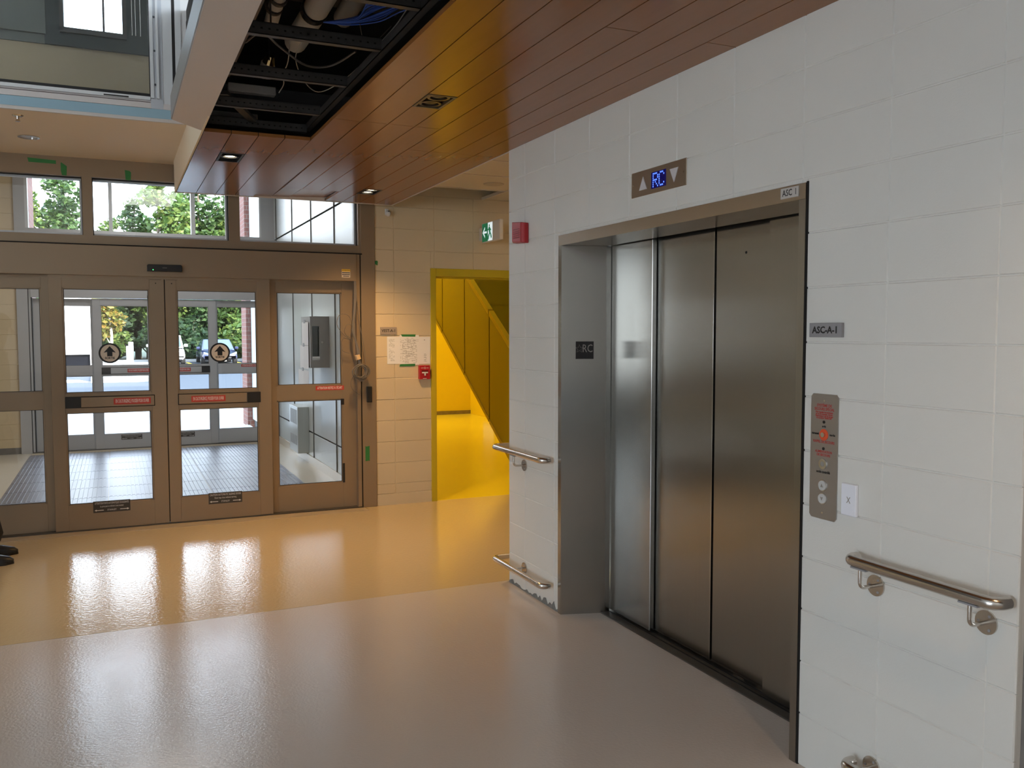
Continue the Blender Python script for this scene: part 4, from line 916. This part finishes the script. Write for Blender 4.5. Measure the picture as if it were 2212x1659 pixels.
for (c, d, a, b, lb_) in ((1.485, 1.745, 9.86, 10.22, 'top paper sheet hanging on the left side of the intercom box'), (1.22, 1.48, 9.86, 10.34, 'middle paper sheet hanging on the left side of the intercom box'), (.90, 1.20, 9.86, 10.46, 'lowest paper sheet hanging below the intercom box')):
    s = obj('paper_sheet', MB().prism([(1.974, a, c), (1.968, (a+b)/2, c), (1.974, b, c), (1.9755, b, c), (1.9695, (a+b)/2, c), (1.9755, a, c)], (0, 0, d-c)), PAPER, label=lb_, cat='paper')
    obj('tape', MB().box(1.967, 1.9705, (a+b)/2-.04, (a+b)/2+.05, d-.012, d+.028), SGREY, s)
gr_ = thing('wall_grille', (2.1, 11.4, .1), 'white louvred heater grille low on the vestibule panel wall', 'grille')
obj('body', MB().box(2.055, 2.196, 11.0, 11.55, .12, .70), PANW, gr_, bevel=.004)
for r_ in range(2):
    for k in range(7):
        a = 11.05+k*.065; obj('slot', MB().box(2.053, 2.056, a, a+.035, .22+.26*r_, .36+.30*r_ if r_ else .34), SGREY, gr_)

# ------------------------------------------------------------------ stairwell
struct('wall_stairwell', MB().box(2.45, 2.55, 8.11, 16.4, 0, 5.2), YEL, 'left yellow wall of the stairwell', 'wall')
struct('wall_stairwell', MB().box(2.45, 6.6, 16.25, 16.4, 0, 5.2), YEL, 'bright yellow back wall of the stairwell', 'wall')
struct('wall_stairwell', MB().box(6.45, 6.6, 5.0, 16.4, 0, 5.2), YEL, 'right yellow wall of the stairwell', 'wall')
struct('ceiling', MB().box(2.45, 6.6, 8.11, 16.4, 5.1, 5.2), YEL, 'yellow stairwell ceiling', 'ceiling')
struct('baseboard_stairwell', MB().box(2.55, 6.45, 16.235, 16.25, 0, .07), mat('scuffed_base', (.22, .16, .04), .8, noise=(9, .5, (1, 1, 1))), 'scuffed dark base along the yellow stairwell wall', 'baseboard')
obj('air_grille', MB().box(6.42, 6.45, 15.0, 15.5, .14, .46), WHITE, label='small white air grille low in the yellow stairwell', cat='grille', bevel=.003)
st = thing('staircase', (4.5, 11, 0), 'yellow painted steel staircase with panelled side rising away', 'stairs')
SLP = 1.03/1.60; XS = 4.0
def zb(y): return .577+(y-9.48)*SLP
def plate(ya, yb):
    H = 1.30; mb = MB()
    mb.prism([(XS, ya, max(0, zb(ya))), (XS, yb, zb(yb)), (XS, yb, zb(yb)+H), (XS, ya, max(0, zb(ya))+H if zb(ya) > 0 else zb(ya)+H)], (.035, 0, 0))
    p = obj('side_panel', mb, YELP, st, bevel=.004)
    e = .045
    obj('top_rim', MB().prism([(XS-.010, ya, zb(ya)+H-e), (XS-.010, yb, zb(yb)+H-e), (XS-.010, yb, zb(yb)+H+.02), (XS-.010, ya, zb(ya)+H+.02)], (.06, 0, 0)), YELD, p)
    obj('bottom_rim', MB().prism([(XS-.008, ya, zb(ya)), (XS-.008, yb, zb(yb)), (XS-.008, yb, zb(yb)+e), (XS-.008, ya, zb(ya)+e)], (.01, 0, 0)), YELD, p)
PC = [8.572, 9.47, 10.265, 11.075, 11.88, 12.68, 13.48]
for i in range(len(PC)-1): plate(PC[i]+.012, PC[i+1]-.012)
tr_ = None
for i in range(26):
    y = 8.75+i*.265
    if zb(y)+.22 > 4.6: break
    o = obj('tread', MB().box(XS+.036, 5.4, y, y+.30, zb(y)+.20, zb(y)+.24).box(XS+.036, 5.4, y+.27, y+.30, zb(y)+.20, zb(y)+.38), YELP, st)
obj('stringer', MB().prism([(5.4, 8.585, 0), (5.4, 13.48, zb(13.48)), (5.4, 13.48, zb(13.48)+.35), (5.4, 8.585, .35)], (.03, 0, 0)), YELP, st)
# ------------------------------------------------------------------ outdoors
GZ = -.10
struct('ground', MB().box(-60, 70, 16.0, 160, GZ-.3, GZ-.02), SOIL, 'forest ground beyond the parking lot', 'ground')
struct('ground', MB().box(-1.4, 2.15, 13.5, 16.0, -.2, -.004).box(-9, 9, 16.0, 20.8, -.2, -.03), CONC, 'bright concrete walkway outside the outer doors', 'pavement')
struct('ground', MB().box(-60, 70, 20.8, 54, -.3, GZ), ASPH, 'grey asphalt driveway and parking lot outside', 'road')
for i in range(4):
    y = 21.2+i*.75
    obj('crossing_stripe', MB().box(-2.6+.1*i, 1.9-.05*i, y, y+.35, GZ, GZ+.006), PAINTW, label='white crossing stripe on the asphalt outside, '+('nearest the outer doors', 'second from the outer doors', 'third from the outer doors', 'farthest from the outer doors')[i], cat='road marking', group='crossing stripes')
obj('road_arrow', MB().prism([(-1.9, 34.2, GZ), (-1.75, 35.2, GZ), (-1.2, 35.2, GZ), (-.75, 33.4, GZ), (-1.6, 33.4, GZ)], (0, 0, .006)), PAINTW, label='white arrow painted on the asphalt seen through the left panes', cat='road marking')
isl = struct('kerb_island', MB().prism([(-.75, 33, GZ), (1.25, 33, GZ), (2.3, 50, GZ), (-.9, 50, GZ)], (0, 0, .14)), mat('pale_gravel', (.55, .54, .48), .9, noise=(5, .15, (1, 1, 1))), 'pale gravel island with kerb in the parking lot', 'kerb')
struct('kerb', MB().box(-60, 70, 53.6, 54.2, GZ-.1, GZ+.14), CONC, 'concrete kerb between parking lot and forest', 'kerb')
for x, pl_ in ((3.65, 'left'), (6.25, 'right')):
    obj('parking_line', MB().prism([(x, 47.2, GZ), (x+.16, 47.2, GZ), (x+.16, 52.5, GZ), (x, 52.5, GZ)], (0, 0, .006)), PAINTY, label='yellow parking line '+pl_+' of the dark blue hatchback', cat='road marking', group='yellow parking lines')
# brick piers beside the outer doors
pr = obj('brick_pier', MB().box(2.115, 2.44, 15.94, 16.55, -.2, 4.6), BRICK, label='red brick pier outside right of the outer doors', cat='pier')
obj('brick_pier', MB().box(-1.75, -1.13, 15.3, 16.2, -.2, 4.6), BRICK, label='red brick pier outside left of the outer doors', cat='pier')
struct('wall_outer', MB().box(-16, 24, 8.3, 8.5, 6.52, 10.2).box(-16, -8.2, 8.3, 8.5, -.2, 6.52).box(6.7, 24, 16.45, 16.6, -.2, 10.2), CONC, 'unseen tall outer facade of the building, raised to shade the asphalt', 'wall')  # out of view; height and width set so its shadow covers the asphalt
struct('wall_outer', MB().box(-8, -1.165, 13.6, 13.75, -.2, 4.4), CONC, 'outer face of the building left of the outer doors', 'wall')
# white site board
sb = thing('site_board', (-1.9, 50, GZ), 'large white board on posts over a dark plinth seen through the left panes', 'board')
obj('board_panel', MB().box(-3.02, -1.02, 49.95, 50.03, .47, 3.9), PAINTW, sb)
obj('post', MB().box(-1.13, -1.0, 49.9, 50.0, GZ, 3.9), PAINTW, sb); obj('post', MB().box(-2.62, -2.5, 50.03, 50.13, GZ, 3.9), PAINTW, sb)
obj('plinth', MB().box(-2.35, -1.14, 50.2, 50.7, GZ, .47), mat('dark_plinth', (.006, .007, .010), .9, spec=.05), sb)
bl = thing('utility_pedestal', (.72, 47, 0), 'white stepped utility pedestal on the gravel island', 'pedestal')
obj('cabinet', MB().box(.64, .86, 46.9, 47.15, .02, 1.13), WHITE, bl, bevel=.02); obj('side_box', MB().box(.54, .645, 46.92, 47.1, .02, .93), WHITE, bl, bevel=.015)

def car(x, y, m, W, Lc, H, van, label):
    t = thing('car', (x, y, GZ), label, 'car'); g = GZ; h = W/2
    hood = H*.56 if not van else H*.58; y0 = y
    sil = [(0, .28), (0, .55*hood), (.10, .78*hood), (.22*Lc if not van else .17*Lc, hood*.98), (.22*Lc if not van else .17*Lc, hood)]
    # lofted body: lower hull rings along the length
    st_ = [(.0, .86, .30, hood*.62), (.06, .95, .26, hood*.76), (.20*Lc, 1.0, .20, hood*.93), (.30*Lc, 1.0, .20, hood), (.75*Lc, 1.0, .20, hood*1.02), (.95*Lc, .96, .24, hood*.98), (Lc, .88, .32, hood*.8)]
    mb = MB()
    for (yy, wf_, za, zc) in st_:
        w_ = h*wf_
        for (a, b) in ((-.86, za), (-1, za+.14), (-1, zc-.18), (-.93, zc-.03), (-.7, zc), (.7, zc), (.93, zc-.03), (1, zc-.18), (1, za+.14), (.86, za)):
            mb.v.append((x+a*w_, y+yy, g+b))
    k = 10
    for i in range(len(st_)-1):
        for j in range(k):
            mb.f.append((i*k+j, i*k+(j+1) % k, (i+1)*k+(j+1) % k, (i+1)*k+j))
    mb.f.append(tuple(range(k))); mb.f.append(tuple(range((len(st_)-1)*k, len(st_)*k)))
    obj('body', mb, m, t, smooth=True)
    c0, c1, c2, c3 = (.24*Lc, .44*Lc, .78*Lc, .97*Lc) if not van else (.15*Lc, .34*Lc, .92*Lc, .985*Lc)
    top = H; wt = h*.74 if not van else h*.82; wb = h*.92
    cb_ = MB(); n = [(-wb, c0, hood*.97), (wb, c0, hood*.97), (wt, c1, top-.02), (-wt, c1, top-.02), (-wb, c3, hood), (wb, c3, hood), (wt, c2, top-.03), (-wt, c2, top-.03)]
    cb_.v = [(x+a, y+b, g+c) for a, b, c in n]+[(x-wt*.8, y+c1+.15, g+top), (x+wt*.8, y+c1+.15, g+top), (x+wt*.8, y+c2-.15, g+top), (x-wt*.8, y+c2-.15, g+top)]
    cb_.f = [(0, 1, 2, 3), (1, 5, 6, 2), (5, 4, 7, 6), (4, 0, 3, 7), (3, 2, 9, 8), (2, 6, 10, 9), (6, 7, 11, 10), (7, 3, 8, 11), (8, 9, 10, 11)]
    obj('cabin', cb_, m, t)
    def q(pts, nm, mm_, d): return obj(nm, MB().prism([(x+a, y+b, g+c) for a, b, c in pts], d), mm_, t)
    e = .07; f = lambda u, s: (s*(wb*(1-u)+wt*u)*.90, c0*(1-u)+c1*u-.008, hood*.97*(1-u)+(top-.02)*u+.008)
    q([f(.08, -1), f(.08, 1), f(.93, 1), f(.93, -1)], 'windscreen', CGLS, (0, -.006, .004))
    for s in (-1, 1):
        gsd = lambda u, yy: (s*((wb*(1-u)+wt*u)+.004), yy, hood*(1-u)+(top-.02)*u)
        a0, a1, b0, b1 = c0+.22*Lc*.5, c1+.1, c3-.25, c2-.05
        q([gsd(.12, a0), gsd(.12, b0), gsd(.86, b1), gsd(.86, a1)], 'side_window', CGLS, (s*.006, 0, 0))
        for yy in (.19*Lc, .80*Lc):
            w_ = obj('wheel', MB().cyl((x+s*(h-.20), y+yy, g+.32), (x+s*(h+.005), y+yy, g+.32), .32, 20), TIRE, t, smooth=True)
            obj('hub', MB().cyl((x+s*(h+.002), y+yy, g+.32), (x+s*(h+.012), y+yy, g+.32), .19, 14), CHROME, w_)
        obj('mirror', MB().box(x+s*(h-.02), x+s*(h+.17), y+c0+.28, y+c0+.40, g+hood+.02, g+hood+.17), m, t, bevel=.03)
        obj('headlamp', MB().prism([(x+s*h*.50, y-.012, g+hood*.66), (x+s*h*.90, y+.05, g+hood*.74), (x+s*h*.90, y+.05, g+hood*.88), (x+s*h*.62, y-.008, g+hood*.74)], (0, .1, 0)), HLMP, t)
    obj('grille', MB().prism([(x-h*.42, y-.02, g+hood*.72), (x+h*.42, y-.02, g+hood*.72), (x+h*.28, y-.02, g+hood*.42), (x-h*.28, y-.02, g+hood*.42)], (0, .08, 0)), BLACK, t)
    obj('bumper_intake', MB().box(x-h*.6, x+h*.6, y-.015, y+.06, g+.30, g+.40), BLACK, t)
    obj('badge', MB().cyl((x, y-.03, g+hood*.62), (x, y-.015, g+hood*.62), .06, 12), CHROME, t)
    return t
car(5.15, 49.0, CARB, 1.85, 4.4, 1.32, False, 'dark blue hatchback parked outside facing the doors')
car(2.58, 49.2, CARW, 1.72, 4.7, 1.55, True, 'white car parked outside left of the blue hatchback')
car(7.85, 49.4, CARW, 1.9, 4.9, 1.62, True, 'white van parked outside beside the brick pier')

# trees
def foliage_mesh(name, blobs, n, size, m, seed):
    rnd = random.Random(seed); v = []; f = []
    tot = sum(b[3]**2 for b in blobs)
    for (bx_, by_, bz_, br) in blobs:
        for i in range(int(n*br*br/tot)):
            while True:
                p = Vector((rnd.uniform(-1, 1), rnd.uniform(-1, 1), rnd.uniform(-1, 1)))
                if .35 < p.length < 1: break
            c = Vector((bx_+p.x*br, by_+p.y*br, bz_+p.z*br*.8))
            a = Vector((rnd.gauss(0, 1), rnd.gauss(0, 1), rnd.gauss(0, .6))).normalized()
            b = a.cross(Vector((rnd.gauss(0, 1), rnd.gauss(0, 1), rnd.gauss(0, 1)))).normalized()
            s = size*rnd.uniform(.6, 1.3); k = len(v)
            v += [tuple(c-a*s), tuple(c+b*s*.55), tuple(c+a*s), tuple(c-b*s*.55)]; f.append((k, k+1, k+2, k+3))
    me = bpy.data.meshes.new(name); me.from_pydata(v, [], f); me.materials.append(m); return me
def blobs(rnd, h, r, z0, n, top):
    out = []
    for i in range(n):
        t = (i+.5)/n; z = z0+(h-z0)*t; rad = r*(1-.65*max(0, t-.3)/.7)*(1 if t > .12 else .7)
        an = rnd.uniform(0, 6.28); d = rad*rnd.uniform(.15, .75)
        out.append((d*math.cos(an), d*math.sin(an), z, rad*rnd.uniform(.42, .62)))
    return out
FM = []
for i, (mm_, h, r, z0, nb, nl, sz) in enumerate(((LEAF1, 9.5, 2.6, 1.0, 16, 5200, .26), (LEAF3, 8.5, 2.8, .6, 16, 5600, .26), (LEAF2, 11.5, 3.1, 2.2, 17, 7600, .19), (LEAF1, 12.5, 3.2, 2.0, 17, 7600, .19), (LEAF4, 5.2, 1.5, 1.6, 10, 1500, .17), (LEAF3, 2.6, 1.7, .4, 9, 2400, .18), (LEAF2, 2.4, 1.6, .3, 9, 2200, .18))):
    rnd = random.Random(40+i); bb = blobs(rnd, h, r, z0, nb, h)
    tb = MB().tube([(0, 0, -.2), (.05, .02, h*.3), (-.05, .05, h*.6), (.05, 0, h*.92)], [.20*h/10, .15*h/10, .09*h/10, .02], 8)
    for b in bb[::2]:
        tb.tube([(0, 0, max(.3, b[2]-b[3]*1.2)), (b[0]*.5, b[1]*.5, b[2]-b[3]*.4), (b[0], b[1], b[2])], [.06*h/10, .04*h/10, .012], 5)
    FM.append((foliage_mesh('foliage', bb, nl, sz, mm_, 90+i), tb))
TR = {}
def tree(kind, x, y, label, group=None, rot=0, sc=1.0, name='tree', bark=None):
    t = thing(name, (x, y, GZ-.05), label, 'tree' if name == 'tree' else 'shrub', group)
    if kind not in TR:
        mb = FM[kind][1]; me = bpy.data.meshes.new('trunk'); me.from_pydata(mb.v, [], mb.f); me.materials.append(BARKL if kind == 4 else BARK); TR[kind] = me
    for nm, me in (('trunk', TR[kind]), ('foliage', FM[kind][0])):
        o = bpy.data.objects.new(nm, me); COL.objects.link(o); o.parent = t
    t.rotation_euler = (0, 0, rot); t.scale = (sc, sc, sc)
random.seed(21)
G1 = 'dense trees at the back of the forest edge'
xs = [-14+2.35*i for i in range(17)]
for i, x in enumerate(xs):
    tree((1, 0, 1)[i % 3], x+random.uniform(-.6, .6), 59+random.uniform(-1.5, 2.5), 'dense dark green tree in the forest edge behind the parking lot', G1, random.uniform(0, 6), random.uniform(.75, .95))
for i in range(14):
    tree(1, -16+3.1*i+random.uniform(-.6, .6), 65+random.uniform(-1.5, 2), 'dense dark green tree in the forest edge behind the parking lot', G1, random.uniform(0, 6), random.uniform(.8, .98))
tree(2, 2.6, 56.5, 'tall bright green tree in the middle of the transom view', None, .5, 1.0)
tree(3, 4.9, 57.0, 'tall green tree behind the blue hatchback', None, 2.1, .95)
tree(2, 7.6, 56.5, 'tall bright yellow-green tree beside the right brick pier', None, 3.3, .95)
tree(3, -2.4, 57.0, 'tall green tree at the left of the transom view', None, 4.4, .92)
tree(2, -5.6, 56.0, 'tall bright tree left of the white board', None, 1.4, 1.0)
tree(3, 10.6, 57.5, 'tall green tree far right behind the brick pier', None, 5.2, 1.0)
tree(2, -.2, 58.5, 'tall bright tree behind the slender yellow tree', None, 2.8, .74)
tree(3, 1.4, 60.5, 'tall green tree rising behind the gravel island', None, 3.9, .80)
tree(4, -.15, 52.6, 'small slender yellow-leaved tree with a pale trunk by the island', None, .3, 1.0)
G2 = 'shrubs along the forest edge'
for i in range(15):
    tree(5 if i % 3 else 6, -13+2.2*i+random.uniform(-.5, .5), 55.2+random.uniform(-.5, .6), 'low leafy shrub at the foot of the forest edge', G2, random.uniform(0, 6), random.uniform(.85, 1.15), name='shrub')

# ------------------------------------------------------------------ person at the left edge
def skin_body(name, verts, edges, radii, m, parent, root=0, sub=2):
    loc = ORG[parent.name]
    me = bpy.data.meshes.new(name); me.from_pydata([tuple(Vector(v)) for v in verts], edges, []); me.materials.append(m)
    o = bpy.data.objects.new(name, me); COL.objects.link(o); o.parent = parent; o.location = (0, 0, 0); ORG[o.name] = loc
    md = o.modifiers.new('skin', 'SKIN'); md.use_smooth_shade = True
    sv = me.skin_vertices[0].data
    for i, r in enumerate(radii):
        sv[i].radius = r if isinstance(r, tuple) else (r, r)
        sv[i].use_root = (i == root)
    s_ = o.modifiers.new('sub', 'SUBSURF'); s_.levels = sub; s_.render_levels = sub
    return o
pe = thing('person', (-.935, 7.2, 0), 'person in dark trousers and black shoes standing at the left edge', 'person')
# local frame: +x is forward, y is sideways
bv = [(-.02, 0, .92), (-.02, 0, 1.08), (-.02, 0, 1.28), (-.01, 0, 1.42), (0, 0, 1.50), (.02, 0, 1.60), (.03, 0, 1.70),
      (0, .10, .88), (.015, .13, .50), (-.01, .15, .09), (.03, .155, .05), (0, -.10, .88), (.015, -.13, .50), (-.01, -.15, .09), (.03, -.155, .05),
      (-.01, .19, 1.40), (-.03, .23, 1.12), (.06, .22, .88), (-.01, -.19, 1.40), (-.03, -.23, 1.12), (.06, -.22, .88)]
be = [(0, 1), (1, 2), (2, 3), (3, 4), (4, 5), (5, 6), (0, 7), (7, 8), (8, 9), (9, 10), (0, 11), (11, 12), (12, 13), (13, 14), (3, 15), (15, 16), (16, 17), (3, 18), (18, 19), (19, 20)]
brd = [(.11, .14), (.10, .13), (.115, .15), (.08, .11), .052, (.088, .075), (.085, .07), .085, .058, .042, .035, .085, .058, .042, .035, .052, .042, .030, .052, .042, .030]
body = skin_body('body', bv, be, brd, SKIN, pe)
tv = [(-.02, 0, .95), (-.02, 0, 1.02), (-.02, .10, .86), (.030, .135, .48), (.035, .15, .24), (.065, .15, .06), (-.02, -.10, .86), (.030, -.135, .48), (.035, -.15, .24), (.065, -.15, .06)]
skin_body('trousers', tv, [(0, 1), (0, 2), (2, 3), (3, 4), (4, 5), (0, 6), (6, 7), (7, 8), (8, 9)], [(.115, .155), (.115, .15), .100, .094, .112, .142, .100, .094, .112, .142], CLOTH, pe, sub=1)
jv = [(-.025, 0, .95), (-.025, 0, 1.12), (-.025, 0, 1.30), (-.025, 0, 1.44), (-.01, .20, 1.41), (-.03, .24, 1.12), (.05, .23, .93), (-.01, -.20, 1.41), (-.03, -.24, 1.12), (.05, -.23, .93)]
skin_body('jacket', jv, [(0, 1), (1, 2), (2, 3), (3, 4), (4, 5), (5, 6), (3, 7), (7, 8), (8, 9)], [(.13, .17), (.125, .16), (.135, .175), (.09, .13), .068, .058, .046, .068, .058, .046], SHIRT, pe)
ORGP = ORG['person']
hm = MB().sphere((ORGP.x+.015, ORGP.y, 1.715), .105, 16, 10, (1.0, .82, .92)); obj('hair', hm, HAIR, pe, smooth=True)
for s in (1, -1):
    fx, fy = ORGP.x, ORGP.y+s*.152
    sh_ = MB()
    ring_ = [(-.085, .036, .09), (-.04, .042, .10), (.03, .044, .098), (.10, .050, .082), (.17, .048, .068), (.225, .036, .052), (.248, .016, .034)]
    for (xx, wd, hh) in ring_:
        for (a, b) in ((-.8, .004), (-1, .018), (-.85, hh*.75), (-.3, hh), (.3, hh), (.85, hh*.75), (1, .018), (.8, .004)):
            sh_.v.append((fx+xx, fy+a*wd, b))
    for i in range(len(ring_)-1):
        for j in range(8): sh_.f.append((i*8+j, i*8+(j+1) % 8, (i+1)*8+(j+1) % 8, (i+1)*8+j))
    sh_.f.append(tuple(range(8))); sh_.f.append(tuple(range((len(ring_)-1)*8, len(ring_)*8)))
    so_ = obj('shoe', sh_, SHOE, pe, smooth=True)
    obj('sole', MB().prism([(fx-.09, fy-.04, .0), (fx+.10, fy-.052, 0), (fx+.20, fy-.045, 0), (fx+.25, fy, 0), (fx+.20, fy+.045, 0), (fx+.10, fy+.052, 0), (fx-.09, fy+.04, 0)], (0, 0, .014)), BLACK, so_)
    hd = ORGP+Vector((.06, s*.22, .88))
    hv = [(.06, s*.22, .88), (.075, s*.222, .80)]; he = [(0, 1)]; hr = [.028, (.032, .018)]
    for fi, (oy, ln) in enumerate(((-.024, .070), (-.008, .082), (.008, .078), (.024, .062))):
        i0 = len(hv); hv += [(.078+oy*.9, s*.224, .772), (.088+oy, s*.215, .772-ln*.5), (.085+oy, s*.200, .772-ln)]
        he += [(1, i0), (i0, i0+1), (i0+1, i0+2)]; hr += [.0095, .0085, .007]
    i0 = len(hv); hv += [(.108, s*.205, .825), (.118, s*.195, .785)]; he += [(0, i0), (i0, i0+1)]; hr += [.011, .009]
    skin_body('hand', hv, he, hr, SKIN, pe, sub=1)
fc = MB()
fc.sphere((ORGP.x+.105, ORGP.y+.032, 1.665), .012, 8, 6).sphere((ORGP.x+.105, ORGP.y-.032, 1.665), .012, 8, 6)
obj('eye', fc, WHITE, pe, smooth=True)
obj('nose', MB().tube([(ORGP.x+.108, ORGP.y, 1.67), (ORGP.x+.132, ORGP.y, 1.635), (ORGP.x+.112, ORGP.y, 1.628)], [.008, .014, .01], 8), SKIN, pe, smooth=True)
for s in (1, -1): obj('ear', MB().sphere((ORGP.x+.01, ORGP.y+s*.083, 1.645), .03, 8, 6, (.6, .3, 1)), SKIN, pe, smooth=True)
obj('mouth', MB().box(ORGP.x+.108, ORGP.x+.114, ORGP.y-.024, ORGP.y+.024, 1.597, 1.604), mat('lips', (.35, .14, .12), .5), pe)

# ------------------------------------------------------------------ unseen sides of the lobby
lw = MB()
lw.box(-8.15, -8, -7, 8.1, 0, .8).box(-8.15, -8, -7, 8.1, 3.0, 6.4).box(-8.15, -8, 1.0, 8.1, .8, 3.0).box(-8.15, -8, -7, -4.0, .8, 3.0)
struct('wall_left', lw, WHITE, 'white left wall of the lobby with a tall window', 'wall')
struct('wall_back', MB().box(-8.15, 2.9, -7.15, -7, 0, 6.4), WHITE, 'white back wall of the lobby behind the camera', 'wall')
